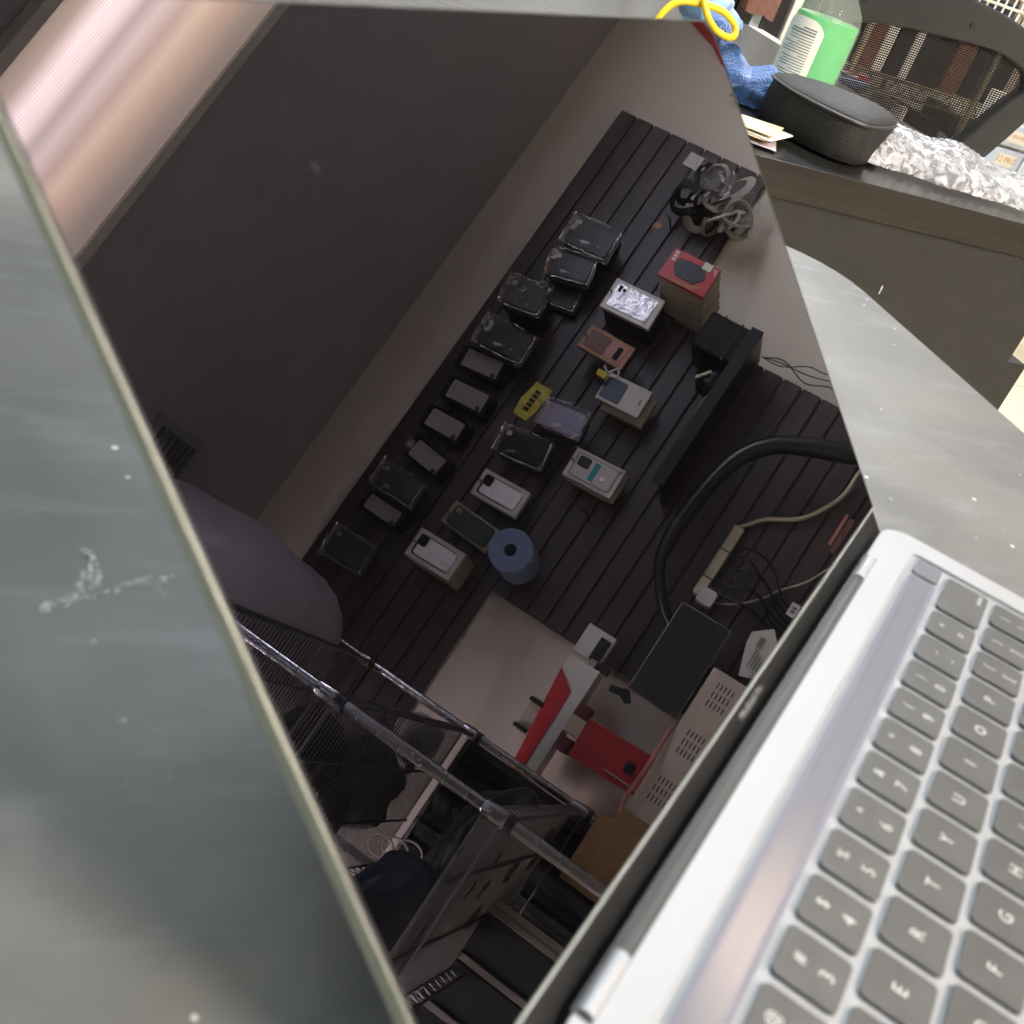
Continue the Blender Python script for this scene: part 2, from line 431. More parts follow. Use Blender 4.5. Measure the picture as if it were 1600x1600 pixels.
# ------------------------------------------------------------------ the room
H = 2.728
X0, X1, Y0, Y1 = -3.6, 3.35, -3.45, 3.6
struct = lambda mb, n, mt: tag(mb.obj(n, mt), kind='structure')
struct(MB().box(X0 - .1, X1 + .1, Y0 - .1, Y1 + .1, -.1, 0), 'floor', 'tile')
struct(MB().box(X0 - .1, X1 + .1, Y0 - .1, Y1 + .1, H, H + .1), 'ceiling', 'ceiling')
struct(MB().box(X0 - .1, X1 + .1, Y0 - .1, Y0, 0, H), 'wall_front', 'wall')
struct(MB().box(X0 - .1, X1 + .1, Y1, Y1 + .1, 0, H), 'wall_back', 'back_wall')
struct(MB().box(X1, X1 + .1, Y0, Y1, 0, H), 'wall_right', 'back_wall')
struct(MB().box(X0 - .1, X0, Y0, Y1, 0, H), 'wall_left', 'back_wall')

# ceiling lights: one seen in the screen, the others are unseen, added to brighten the room
def light(x, y, label):
    t = thing('ceiling_light', label, 'ceiling light', (x, y, H - .03), group='fluorescent troffers in the ceiling')
    f = MB()
    hx, hy = .62, .27
    f.box(x - hx, x + hx, y - hy, y - hy + .035, H - .032, H - .001, .003); f.box(x - hx, x + hx, y + hy - .035, y + hy, H - .032, H - .001, .003)
    f.box(x - hx, x - hx + .035, y - hy + .035, y + hy - .035, H - .032, H - .001); f.box(x + hx - .035, x + hx, y - hy + .035, y + hy - .035, H - .032, H - .001)
    f.obj('frame', 'white', t)
    MB().box(x - hx + .036, x + hx - .036, y - hy + .036, y + hy - .036, H - .024, H - .004).obj('diffuser', 'diffuser', t)
    return t
l0 = light(.86, -1.648, 'ceiling light with glowing pinkish tube bands, mirrored at the top left of the screen')
spots = [(-1.6, -1.648), (2.45, -1.648), (.86, -.55), (2.45, -.55), (-1.6, -.3), (.4, .9), (2.35, 1.1), (.6, 2.4), (-1.9, 2.0)]
where = ['over the wire rack side of the room', 'above the storage rack', 'just behind the mirrored one', 'above the mesh chair', 'left of the laptop table', 'above the back of the laptop table',
         'over the end of the desk', 'in the back row, middle', 'in the back row over the left wall']
for (x, y), wd in zip(spots, where):
    r = l0.copy(); C.objects.link(r); r.location = (x, y, H - .03); r['label'] = 'unseen added ceiling light with ribbed diffuser ' + wd
    for ch in l0.children:
        c = ch.copy(); C.objects.link(c); c.parent = r
        if ch.name.startswith('diffuser'):
            c.data = ch.data.copy(); c.data.materials.clear(); c.data.materials.append(M['diffuser_wall' if y < -1.6 and x < 0 else 'diffuser_mid' if y < -1.6 else 'diffuser_bright'])
t = thing('ceiling_vent', 'dark square air vent in the ceiling, near the slatted wall', 'vent', (.13, -2.70, H - .02))
MB().prism(rrect(.0, .235, -2.83, -2.56, .01, 2), H - .022, H - .001).obj('frame', mat('vent_grey', (.30, .28, .30), .7), t)
f = MB()
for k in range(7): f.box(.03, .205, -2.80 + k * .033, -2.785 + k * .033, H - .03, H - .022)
f.obj('slat', mat('vent_slat_grey', (.14, .13, .14), .7), t)  # slats a darker grey than the frame

# ------------------------------------------------------------------ table
tb = thing('table', 'worn grey table with rounded corner carrying the open laptop', 'table', (-.1, .1, 0))
top = rrect(-1.0, .597, -.378, .72, .075, 8)
MB().prism(top, .752, .777, bev=.0015).obj('table_top', 'table', tb)
for (x, y) in ((-.9, -.28), (.48, -.28), (-.9, .62), (.48, .62)):
    MB().box(x - .025, x + .025, y - .025, y + .025, 0, .752, .003).obj('leg', 'black', tb)
g = MB()
def smear(pts, z=.7772):
    t_ = bmesh.new(); vs = [t_.verts.new((x, y, z)) for x, y in pts]; lo = [t_.verts.new((x, y, .7769)) for x, y in pts]
    t_.faces.new(vs); n = len(vs)
    for i in range(n): t_.faces.new((vs[i], vs[(i + 1) % n], lo[(i + 1) % n], lo[i]))
    g.join(t_)
def streak(line, wds):
    out = []; back = []
    for i, (x, y) in enumerate(line):
        a = Vector(line[max(0, i - 1)]); b = Vector(line[min(len(line) - 1, i + 1)]); d = (b - a).normalized(); nn = Vector((-d.y, d.x)) * wds[i]
        out.append((x + nn.x * random.uniform(.6, 1.3), y + nn.y * random.uniform(.6, 1.3))); back.append((x - nn.x * random.uniform(.6, 1.3), y - nn.y * random.uniform(.6, 1.3)))
    smear(out + back[::-1])
def dense(line, wds, n=4):
    L_, W_ = [], []
    for (a, b), (wa, wb) in zip(zip(line, line[1:]), zip(wds, wds[1:])):
        for k in range(n):
            u = k / n; L_.append((a[0] * (1 - u) + b[0] * u + random.uniform(-.0006, .0006), a[1] * (1 - u) + b[1] * u + random.uniform(-.0006, .0006))); W_.append((wa * (1 - u) + wb * u) * random.uniform(.7, 1.3))
    return L_ + [line[-1]], W_ + [wds[-1]]
streak(*dense([(.1640, .1125), (.1652, .108), (.1680, .105), (.1705, .1025)], [.0012, .0024, .0014, .0012]))
streak(*dense([(.1700, .1035), (.1752, .1030), (.1795, .1030)], [.0012, .0008, .0007]))
streak(*dense([(.1715, .0990), (.1790, .1000), (.1850, .1005), (.1890, .1028)], [.0016, .0014, .0010, .0009]))
streak(*dense([(.1690, .1010), (.1740, .0925), (.1772, .0855), (.1792, .0795)], [.0007, .0008, .0016, .0010]))
streak(*dense([(.1795, .0850), (.1755, .0838), (.1705, .0825)], [.0016, .0010, .0005]))
g.obj('dried_glue_streak', 'glue', tb, smooth=False)
g = MB()
for k in range(34):
    x = random.uniform(.0, .5); y = random.uniform(-.36, .35)
    q = random.uniform(.0003, .0008)
    t_ = bmesh.new(); bmesh.ops.create_cone(t_, cap_ends=True, segments=6, radius1=q, radius2=q * .5, depth=q * .5)
    t_.transform(Matrix.Translation((x, y, .777 + q * .25))); g.join(t_)
tag(g.obj('crumbs', 'speck', tb), kind='stuff')

# ------------------------------------------------------------------ laptop
lap = thing('laptop', 'open silver laptop with black keys, its dark screen mirroring the shop', 'laptop', (0, 0, .79), R(-47.5))
XL, XR, YR, YF = -.0139, .2902, .0372, -.176
BETA = R(45.0); LY0 = .04128
def deck():
    b = bmesh.new()
    # outline without a hinge recess, matched loop for the keyboard well
    outer = rrect(XL, XR, YF, YR, .011, 8)
    well = rrect(-.0022, .2786, -.0878, .0232, .0025, 8)
    vo = [b.verts.new((x, y, .0002)) for x, y in outer]; vw = [b.verts.new((x, y, .0002)) for x, y in well]
    vl = [b.verts.new((x, y, -.0013)) for x, y in well]
    vm = [b.verts.new((x, y, -.0085)) for x, y in outer]
    vb = [b.verts.new((x * .985 + .002, y * .985 - .001, -.0115)) for x, y in outer]
    n = len(vo)
    for i in range(n):
        j = (i + 1) % n
        b.faces.new((vo[i], vo[j], vw[j], vw[i])); b.faces.new((vw[i], vw[j], vl[j], vl[i]))
        b.faces.new((vo[j], vo[i], vm[i], vm[j])); b.faces.new((vm[j], vm[i], vb[i], vb[j]))
    b.faces.new(vl); b.faces.new(vb)
    bmesh.ops.recalc_face_normals(b, faces=b.faces[:])
    mb = MB(); mb.join(b); return mb
o = deck().obj('base', 'alu', lap, local=True, ang=30)
o.modifiers.clear(); bv = o.modifiers.new('b', 'BEVEL'); bv.width = .0004; bv.segments = 2; bv.limit_method = 'ANGLE'; bv.angle_limit = R(40); WN(o)
# black strip laid on the deck, painting the shade of a hinge recess
MB().box(.019, .257, .0330, .0378, -.006, .00030).obj('hinge_dark_strip', 'gasket', lap, local=True)
MB().cyl((.0385, .0350, -.0014), (.2375, .0350, -.0014), .0021, 20).obj('hinge_barrel', 'hinge', lap, local=True)
for a, b_ in ((.0205, .038), (.238, .2555)):
    MB().cyl((a, .0350, -.0012), (b_, .0350, -.0012), .0024, 20).obj('hinge_cap', 'alu', lap, local=True)
# speakers / trackpad / feet
MB().prism(rrect(.073, .203, -.170, -.093, .004, 4), .0003, .00045).obj('trackpad', 'pad', lap, local=True)
for x in (.01, .266):
    for y in (.02, -.16): MB().cyl((x, y, -.013), (x, y, -.0114), .006, 14).obj('foot', 'gasket', lap, local=True)

U = .01905; RP_ = .018465
CH = .0159
keymesh = {}
def keyobj(xc, yc, w, h, mt='key', name='key'):
    kk = (round(w, 5), round(h, 5), mt)
    if kk not in keymesh:
        o = MB().prism(rrect(-w / 2, w / 2, -h / 2, h / 2, .0017, 4), -.0012, 0, bev=.00028).obj(name, mt, None, ang=50)
        keymesh[kk] = o.data
    else:
        o = bpy.data.objects.new(name, keymesh[kk]); C.objects.link(o); WN(o)
    o.parent = lap; o.location = (xc, yc, 0); return o
def legend(key, items):
    m_ = MB()
    for (s, x, y, size, al) in items:
        m_.join(text_bm(s, size, .00003, al), Matrix.Translation((x, y, .00005)))
    return m_.obj('key_legend', 'legend', key, local=True, smooth=False)
def row(r, specs, x):
    for s in specs:
        lab, w = (s if isinstance(s, tuple) else (s, 1))
        wd = w * U - (U - .0160)
        k = keyobj(x + w * U / 2, -r * RP_, wd, CH)
        if lab:
            if len(lab) == 1: items = [(lab, 0, -.0002, .0052, 'CENTER')]
            elif len(lab) == 3 and lab[1] == ' ': items = [(lab[0], 0, .0033, .0043, 'CENTER'), (lab[2], 0, -.0036, .0050, 'CENTER')]
            else:
                right = x > 5 * U
                items = [(lab, (wd / 2 - .0018) if right else (-wd / 2 + .0018), -.0050, .0028, 'RIGHT' if right else 'LEFT')]
            legend(k, items)
        x += w * U
row(0, ['~ `', '! 1', '@ 2', '# 3', '$ 4', '% 5', '^ 6', '& 7', '* 8', '( 9', ') 0', '_ -', '+ =', ('delete', 1.5)], 0)
row(1, [('tab', 1.5)] + list('QWERTYUIOP') + ['{ [', '} ]', '| \\'], 0)
row(2, [('caps lock', 1.75)] + list('ASDFGHJKL') + [': ;', '" \'', ('return', 1.75)], 0)
row(3, [('shift', 2.25)] + list('ZXCVBNM') + ['< ,', '> .', '? /', ('shift', 2.25)], 0)
row(4, ['fn', 'control', 'option', ('command', 1.25), ('', 5.0), ('command', 1.25), 'option', '', '', ''], 0)
tbm = MB().prism(rrect(.0185, .2610, .0103, .0207, .0008, 4), -.0006, .0001).obj('touch_strip', 'touch_rim', lap, local=True)
MB().prism(rrect(.0200, .2595, .0118, .0193, .0005, 3), .00012, .0002).obj('strip_glass', 'touchbar', tbm, local=True)
keyobj(.0078, .0155, .0155, .0102); 
k = keyobj(.2705, .0155, .0115, .0102, 'touchbar')

# lid, built flat (x, s, t) then tilted back
LM = Matrix(((1, 0, 0, 0), (0, math.cos(BETA), -math.sin(BETA), LY0), (0, math.sin(BETA), math.cos(BETA), 0), (0, 0, 0, 1)))
LH = .1962
MB().prism(rrect(XL - .0008, XR + .0004, -.0075, LH + .0009, (.0095, .0095, .003, .003), 8), -.0046, -.0002, bev=.0007).warp(lambda c: Vector((c.x, c.y, c.z if c.z > -.001 else c.z * (1 - .35 * max(0, c.y) / LH)))).xf(LM).obj('lid_shell', 'alu_edge', lap, local=True)
rim = bmesh.new()
oo = rrect(XL - .0004, XR - .0002, .0046, LH + .0004, (.009, .009, .0005, .0005), 8); ii = rrect(XL + .0002, XR - .0008, .0050, LH - .0002, (.0083, .0083, .0004, .0004), 8)
vs = [[rim.verts.new((x, y, z)) for x, y in L_] for L_, z in ((oo, -.0003), (oo, .0001), (ii, .0001), (ii, -.0003))]
for a, b_ in zip(vs, vs[1:] + vs[:1]):
    for i in range(len(a)): rim.faces.new((a[i], a[(i + 1) % len(a)], b_[(i + 1) % len(a)], b_[i]))
mb = MB(); mb.join(rim); mb.xf(LM).obj('screen_gasket', 'gasket', lap, local=True)
sg = MB().prism(ii, -.0002, 0.0).xf(LM).obj('screen', 'screen_glass', lap, local=True, smooth=False)
MB().box(XL + .0006, XR - .0006, .0038, .0046, -.0002, .0001).xf(LM).obj('glass_edge', 'glass_edge', lap, local=True)
bz = MB().box(XL + .0015, XR - .0015, -.0068, .0037, -.0002, -.00005).xf(LM).obj('lower_bezel', 'strip', lap, local=True)
mb = MB(); mb.join(text_bm('MacBook Pro', .0034, .00003), Matrix.Translation(((XL + XR) / 2, .0008, .00001))); mb.xf(LM).obj('bezel_lettering', 'strip_text', bz, local=True, smooth=False)

# ------------------------------------------------------------------ slatwall (seen mirrored in the screen)
WY = Y0
def slatwall(x0, x1, z0, z1, label, pitch=.0762):
    t = thing('slat_wall_panel', label, 'slat panel', ((x0 + x1) / 2, WY + .01, z0), group='dark slat panels on the wall')
    MB().box(x0 + .002, x1 - .004, WY + .001, WY + .012, z0 + .002, z1 - .002).obj('backing', 'groove', t)
    s_ = MB(); z = z1
    while z > z0 + .01:
        za = max(z - pitch + .008, z0)
        s_.box(x0, x1, WY + .012, WY + .024, za, z, .0015, 1); z -= pitch
    s_.obj('slat_face', 'slat', t); return t
slatwall(-.95, 2.256, 1.822, 2.475, 'wide dark brown slat panel below the ceiling hung with phone cases')
slatwall(.394, 1.586, .60, 1.8195, 'dark brown slat panel lower on the wall behind the hose and monitor')

# one peg + package builder. x,z centre of front, w distance of front from the wall
def wm(x, z, w, ang):   # local (right = -x, up = z, out = +y)
    return Matrix.Translation((x, WY + w, z)) @ Matrix.Rotation(R(ang), 4, 'Y') @ Matrix(((-1, 0, 0, 0), (0, 0, 1, 0), (0, 1, 0, 0), (0, 0, 0, 1)))
def crumple(mb, amp, sc_, seed=0):
    o_ = Vector((seed * 7.1, seed * 3.3, 0))
    return mb.warp(lambda c: c + noise.noise_vector(c * sc_ + o_) * amp)
def film_bag(W, Hh, D, seed):
    b = bmesh.new(); bmesh.ops.create_grid(b, x_segments=14, y_segments=20, size=.5)
    for v in b.verts:
        e = (1 - (2 * abs(v.co.x)) ** 4) * (1 - (2 * abs(v.co.y)) ** 4)
        v.co = Vector((v.co.x * W, v.co.y * Hh, .002 + .010 * e ** .5))
    back = b.copy() if False else None
    r = bmesh.ops.duplicate(b, geom=b.faces[:] + b.edges[:] + b.verts[:])
    for v in [g_ for g_ in r['geom'] if isinstance(g_, bmesh.types.BMVert)]: v.co.z = -D - v.co.z * .5
    bmesh.ops.remove_doubles(b, verts=b.verts[:], dist=.0001)
    m_ = MB(); m_.join(b); crumple(m_, .007, 28, seed); return m_
def case_part(parent, mtx, W, Hh, mt, z=0, island=True, th=.010, r=.014):
    p = MB().prism(rrect(-W / 2, W / 2, -Hh / 2, Hh / 2, r, 5), z - th, z, bev=.0025).xf(mtx).obj('phone_case', mt, parent)
    if island:
        MB().prism(rrect(-W / 2 + .008, -W / 2 + .026, Hh / 2 - .030, Hh / 2 - .010, .005, 4), z + .0002, z + .0014).xf(mtx).obj('camera_opening', island if isinstance(island, str) else 'cardedge', p)
    return p
PK = 'phone case packages hanging on the slat wall'
def peg(x, z, w):
    MB().tube([(x, WY + .024, z), (x, WY + w + .012, z), (x, WY + w + .018, z + .012)], .0025, 8, smooth=False)
def package(kind, x, z, w, W, Hh, ang, label, mt='black', seed=1, depth=None, extra=None):
    t = thing('phone_case_package', label, 'phone case', (x, WY + .024, z), group=PK)
    mx = wm(x, z, w, ang)
    MB().tube([(x, WY + .02, z + Hh * .44), (x, WY + w + .01, z + Hh * .44), (x, WY + w + .02, z + Hh * .44 + .012)], .0025, 8, smooth=False).obj('peg', 'wire', t)
    if kind == 'bag':
        W *= 1.08; Hh *= 1.04
        case_part(t, mx, W * .78, Hh * .84, mt, -.004, 'card' if seed in (1, 2, 10) else 'greyprint')
        case_part(t, mx @ Matrix.Translation((.008, -.010, -.028)), W * .84, Hh * .88, 'black', 0, island=False, th=.03)
        c_ = MB().box(-W * .42, W * .42, Hh * .36, Hh * .48, -.010, -.008); crumple(c_, .003, 30, seed).xf(mx).obj('header_card', 'cardedge' if seed % 2 else 'tan', t)
        e_ = MB()
        for (xa_, xb_, ya_, yb_) in ((-W * .50, W * .44, Hh * .44, Hh * .475), (-W * .42, W * .5, -Hh * .475, -Hh * .455), (W * .455, W * .485, -Hh * .42, Hh * .30), (-W * .48, -W * .46, -Hh * .2, Hh * .40)):
            for q in range(6):
                ua, ub = q / 6, (q + .8) / 6
                if xb_ - xa_ > yb_ - ya_: e_.box(xa_ + (xb_ - xa_) * ua, xa_ + (xb_ - xa_) * ub, ya_, yb_, .004, .0052)
                else: e_.box(xa_, xb_, ya_ + (yb_ - ya_) * ua, ya_ + (yb_ - ya_) * ub, .004, .0052)
        crumple(e_, .006, 40, seed + 5).xf(mx).obj('bag_glint_strip', 'fold_glint', t)  # strips along the bag edges stand in for crinkle highlights
        film_bag(W, Hh * 1.02, .016, seed).xf(mx).obj('clear_bag', 'film', t)
    elif kind == 'print':
        case_part(t, mx, W * 1.12, Hh * 1.08, 'blackgloss', -.001, island=False, th=.016)
        case_part(t, mx @ Matrix.Translation((-.006, -.008, -.03)), W * 1.1, Hh * 1.04, 'black', 0, island=False, th=.05)
        notch = rrect(-W / 2 + .007, W / 2 - .007, -Hh / 2 + .006, Hh / 2 - .018, .006, 4)
        c_ = MB().prism(notch, .0002, .0010).xf(mx).obj('white_insert', 'greyprint', t)
        d_ = MB()
        for q in range(4): d_.box(-W * .28 + q * W * .13, -W * .24 + q * W * .13 + .003, Hh * .30, Hh * .30 + .004, .0011, .0016)
        d_.box(-.006, .010, -.004, -.003, .0011, .0015)
        d_.xf(mx).obj('printed_mark', 'navy', t)
        MB().cyl((W * .32, -Hh * .38, 0), (W * .32, -Hh * .38, .004), .009, 16).xf(mx).obj('lens_hole', 'dark', t)
    elif kind == 'box':
        D_ = depth or .022
        MB().box(-W / 2, W / 2, -Hh / 2, Hh / 2, -D_, 0, .0012).xf(mx).obj('carton', mt, t)
        if extra: extra(t, mx, W, Hh)
    if depth and kind != 'box':
        n = max(1, int(depth / .018)); s_ = MB()
        for q in range(n):
            za = -.020 - q * .018
            s_.prism(rrect(-W * .36, W * .36, -Hh * .44, Hh * .42, .012, 4), za - .013, za, bev=.002)
        s_.xf(mx).obj('packs_behind', mt if kind == 'bag' else 'black', t)
    return t

package('bag', 1.666, 2.222, .16, .128, .202, -3, 'black phone case with light camera window in crinkled bag, end of top row', seed=1, depth=.09)
package('bag', 1.530, 2.220, .16, .112, .175, -12, 'black phone case in shiny wrinkled bag, second in the top row', seed=2, depth=.09)
package('bag', 1.441, 2.227, .08, .086, .168, -8, 'thin black phone case tucked low behind the second bagged case', seed=3)
package('bag', 1.329, 2.279, .22, .119, .165, -8, 'black phone case in bag before a deep black stack, top row', seed=4, depth=.17)
package('bag', 1.169, 2.270, .16, .124, .216, -3, 'larger black phone case in clear bag beside the first white printed case', seed=5, depth=.10)
for q, (x, z, W, Hh, a, lb) in enumerate([(1.063, 2.312, .084, .169, -6, 'white printed phone case, nearest the large black bagged case'),
        (.932, 2.288, .086, .172, -4, 'white printed phone case with a small glint, second of four'),
        (.799, 2.296, .084, .161, -2, 'white printed phone case, third of four above the black pouch of cases'),
        (.664, 2.278, .082, .155, 7, 'white printed phone case hanging crooked beside the dark green case')]):
    package('print', x, z, .10, W, Hh, a, lb)
package('bag', .523, 2.294, .14, .103, .191, 0, 'very dark green phone case in bag right of the crooked white one', 'green', seed=6, depth=.06)
package('print', .418, 2.301, .10, .070, .163, 1, 'dim greyish printed phone case between the dark green and the last bagged case')
package('bag', .234, 2.312, .12, .115, .179, -3, 'dark phone case in glinting bag, end of top row by the grey sack', 'green', seed=7, depth=.04)

def win_silver(t, mx, W, Hh):
    f_ = MB().prism(rrect(-W * .38, W * .38, -Hh * .40, Hh * .42, .008, 4), .0005, .004, bev=.001); crumple(f_, .0015, 60, 3).xf(mx).obj('silver_window', 'silver', t)
    d_ = MB()
    for a_, b_ in ((-.28, .33), (-.18, .33), (-.23, .25)): d_.cyl((W * a_, Hh * b_, .004), (W * a_, Hh * b_, .0056), .007, 12)
    d_.xf(mx).obj('lens_mark', 'dark', t)
def win_rust(t, mx, W, Hh):
    MB().prism(rrect(-W * .36, W * .36, -Hh * .02, Hh * .42, .008, 4), .0005, .003, bev=.0008).xf(mx).obj('window', 'rust', t)
    MB().prism(rrect(-W * .36, W * .36, -Hh * .40, -Hh * .06, .004, 4), .0005, .002).xf(mx).obj('lower_panel', 'copper', t)
    MB().prism(rrect(-W * .25, W * .30, -Hh * .33, -Hh * .22, .004, 4), .0021, .003).xf(mx).obj('dark_print', 'dark', t)
def win_navy(t, mx, W, Hh):
    MB().prism(rrect(-W * .36, W * .40, .0, Hh * .46, .008, 4), .0005, .004, bev=.001).xf(mx).obj('window', 'navy', t)
    MB().prism(rrect(-W * .1, W * .1, -Hh * .40, -Hh * .36, .001, 2), .0005, .0008).xf(mx).obj('small_print', 'print', t)
def win_ring(t, mx, W, Hh):
    MB().prism(rrect(-W * .40, W * .40, -Hh * .42, Hh * .42, .012, 4), .0003, .0012).xf(mx).obj('window_rim', 'print', t)
    MB().prism(rrect(-W * .375, W * .375, -Hh * .40, Hh * .40, .011, 4), .0013, .003, bev=.0008).xf(mx).obj('clear_case', 'card', t)
    MB().prism(rrect(-W * .32, W * .02, Hh * .12, Hh * .36, .008, 4), .0031, .005).xf(mx).obj('camera_window', 'black', t)
    MB().box(-W * .30, W * .30, -Hh * .06, Hh * .05, .0031, .004, .0005).xf(mx).obj('teal_strip', 'teal', t)
    MB().cyl((W * .1, -Hh * .2, .003), (W * .1, -Hh * .2, .006), .010, 16).xf(mx).obj('ring', 'silver', t)
    MB().cyl((-W * .38, -Hh * .44, .0003), (-W * .38, -Hh * .44, .0008), .007, 16).xf(mx).obj('seal', 'print', t)
def win_clear(t, mx, W, Hh):
    MB().prism(rrect(-W * .36, W * .36, -Hh * .38, Hh * .42, .01, 4), .0003, .001).xf(mx).obj('window_rim', 'dark', t)
    f_ = MB().prism(rrect(-W * .33, W * .33, -Hh * .40, Hh * .38, .01, 4), .0011, .004, bev=.001); f_.xf(mx).obj('clear_case', 'silver', t)
    MB().prism(rrect(-W * .34, W * .02, Hh * .22, Hh * .38, .008, 4), .0041, .0052).xf(mx).obj('camera_window', 'dark', t)
def win_clear2(t, mx, W, Hh):
    win_clear(t, mx, W, Hh)
    d_ = MB()
    for q in range(4): d_.cyl((-W * .3 + q * W * .2, -Hh * .30, .0045), (-W * .3 + q * W * .2, -Hh * .30, .006), .0035, 10)
    d_.xf(mx).obj('gold_dot', 'gold', t)
package('box', 1.506, 1.936, .18, .124, .198, -2, 'silver pearly phone case box on a deep black stack, beside the red box pile', 'white', depth=.02, extra=win_silver)
MBt = MB()
for q in range(4): MBt.box(-.058, .058, -.095, .090, -.055 - q * .032, -.027 - q * .032, .001)
o = MBt.xf(wm(1.506, 1.936, .18, -2)); solo(o, 'black_box_stack', 'black', 'deep stack of black boxes behind the silver pearly box', 'box')
package('box', 1.329, 1.935, .15, .096, .186, 1, 'tan box with brown leather phone case below its silver neighbour', 'tan', depth=.02, extra=win_rust)
package('box', 1.210, 1.786, .14, .108, .170, -3, 'white box with navy phone case and earphones dangling at its top', 'card', depth=.022, extra=win_navy)
package('box', 1.198, 1.762, .10, .112, .165, -3, 'white carton hanging directly behind the navy case box', 'cardedge', depth=.022)
o = MB().tube([(1.265, WY + .15, 1.90), (1.245, WY + .17, 1.87), (1.275, WY + .16, 1.85), (1.25, WY + .165, 1.835), (1.235, WY + .17, 1.86)], .0035, 8)
solo(o, 'earphones', 'white', 'white coiled earphones dangling over the navy case box', 'earphones')
solo(MB().prism(rrect(1.215, 1.24, 1.865, 1.905, .006, 3), WY + .16, WY + .175, axis='y', bev=.003), 'ear_tip_case', 'yellow', 'small yellow plastic piece hung by the earphones', 'plastic piece')
t = package('bag', 1.021, 1.916, .16, .105, .170, -8, 'lilac phone case in a bag under a yellow header label', 'lilac', seed=9, depth=.05)
mx = wm(1.017, 2.044, .165, 3)
film_bag(.125, .25, .06, 31).xf(wm(1.02, 1.95, .18, -4)).obj('clear_bag', 'film', t)
lb = MB().prism([(-.074, -.034), (.03, -.038), (.072, -.026), (.068, .034), (.01, .040), (-.068, .030)], -.012, 0, bev=.002); crumple(lb, .006, 24, 2).xf(mx).obj('yellow_header', 'yellow', t)
d_ = MB()
for q in range(5): d_.box(-.045 + q * .018, -.032 + q * .018, -.012, .010, .002, .003)
d_.xf(mx).obj('header_print', 'dark', t)
package('bag', .866, 1.986, .14, .110, .195, -8, 'charcoal phone case in glossy crumpled bag, between the lilac one and a white box', 'blackmatte', seed=10, depth=.03)
package('box', .920, 1.723, .12, .113, .192, -3, 'white box with teal strip and black camera window, lowest of the boxes', 'card', depth=.022, extra=win_ring)
package('box', .915, 1.712, .095, .113, .192, -3, 'plain box hanging right behind the teal strip box', 'cardedge', depth=.022)
package('box', .688, 1.962, .12, .105, .189, -2, 'white window box with clear phone case above the blue roll', 'card', depth=.03, extra=win_clear)
t = package('box', .534, 1.981, .12, .092, .203, 3, 'black phone case in rounded clear tray, half behind the blue roll', 'cardedge', depth=.03, extra=lambda t, mx, W, Hh: case_part(t, mx, W * .82, Hh * .84, 'green', .012, 'tan'))
package('box', .379, 2.005, .20, .109, .185, -1, 'white window box with a row of small gold dots, middle row', 'card', depth=.02, extra=win_clear2)
for q in range(6):
    m_ = MB().box(-.054, .054, -.092, .092, -.045 - q * .024, -.023 - q * .024, .001).xf(wm(.379, 2.005, .20, -1))
    solo(m_, 'phone_case_box', 'cardedge', 'dull brown side of box %s behind the gold dot box' % ['nearest', 'second', 'third', 'fourth', 'fifth', 'last'][q], 'box', 'boxes stacked behind the gold dot box')
# pile of boxes with red front
t = thing('red_phone_case_box', 'red and orange box with black hexagon phone picture, front of the long pile', 'box', (1.653, WY + .28, 1.70))
mx = wm(1.653, 1.792, .30, 0)
MB().box(-.0585, .0585, -.09, .09, -.020, 0, .001).xf(mx).obj('carton', 'red', t)
MB().prism([(.0583, .089), (.0583, -.03), (.02, -.089), (.0583, -.089)][:3] + [(.046, -.02)], .0002, .0006).xf(mx).obj('orange_corner', 'orange', t)
MB().prism([(-.030, .055), (.000, .062), (.034, .035), (.036, -.035), (.0, -.062), (-.036, -.045), (-.036, .02)], .0007, .003).xf(mx).obj('black_picture', 'black', t)
m_ = MB()
for q in range(3): m_.box(-.050 + q * .014, -.040 + q * .014, .066, .080, .0004, .001)
for q in range(3): m_.box(-.05, -.046 + .01 * q, -.07 - q * .006, -.067 - q * .006, .0004, .001)
m_.xf(mx).obj('white_print', 'white', t)
MB().box(-.058, -.030, -.062, -.030, .0032, .004).xf(mx).obj('price_sticker', 'paperb', t)
for q in range(12):
    m_ = MB().box(-.0575 + random.uniform(-.002, .002), .0575, -.088, .088, -.042 - q * .0215, -.0225 - q * .0215, .0012).xf(wm(1.653, 1.792 + random.uniform(-.002, .002), .30, random.uniform(-1, 1)))
    solo(m_, 'white_phone_case_box', 'cardedge', 'cream box edge in the long pile behind the red box', 'box', 'cream boxes piled behind the red box')
# card in the slats
solo(MB().box(-.032, .030, -.03, .03, 0, .002).xf(wm(2.185, 2.106, .028, 2)), 'white_card', 'card', 'small white card tucked on the slats above the strap bundle', 'card')
# orange sticker marks
solo(MB().prism([(1.88, 2.10), (1.905, 2.085), (1.90, 2.06), (1.875, 2.07)], WY + .024, WY + .0255, 'y'), 'torn_sticker', 'orange', 'small torn orange sticker on the slats', 'sticker')

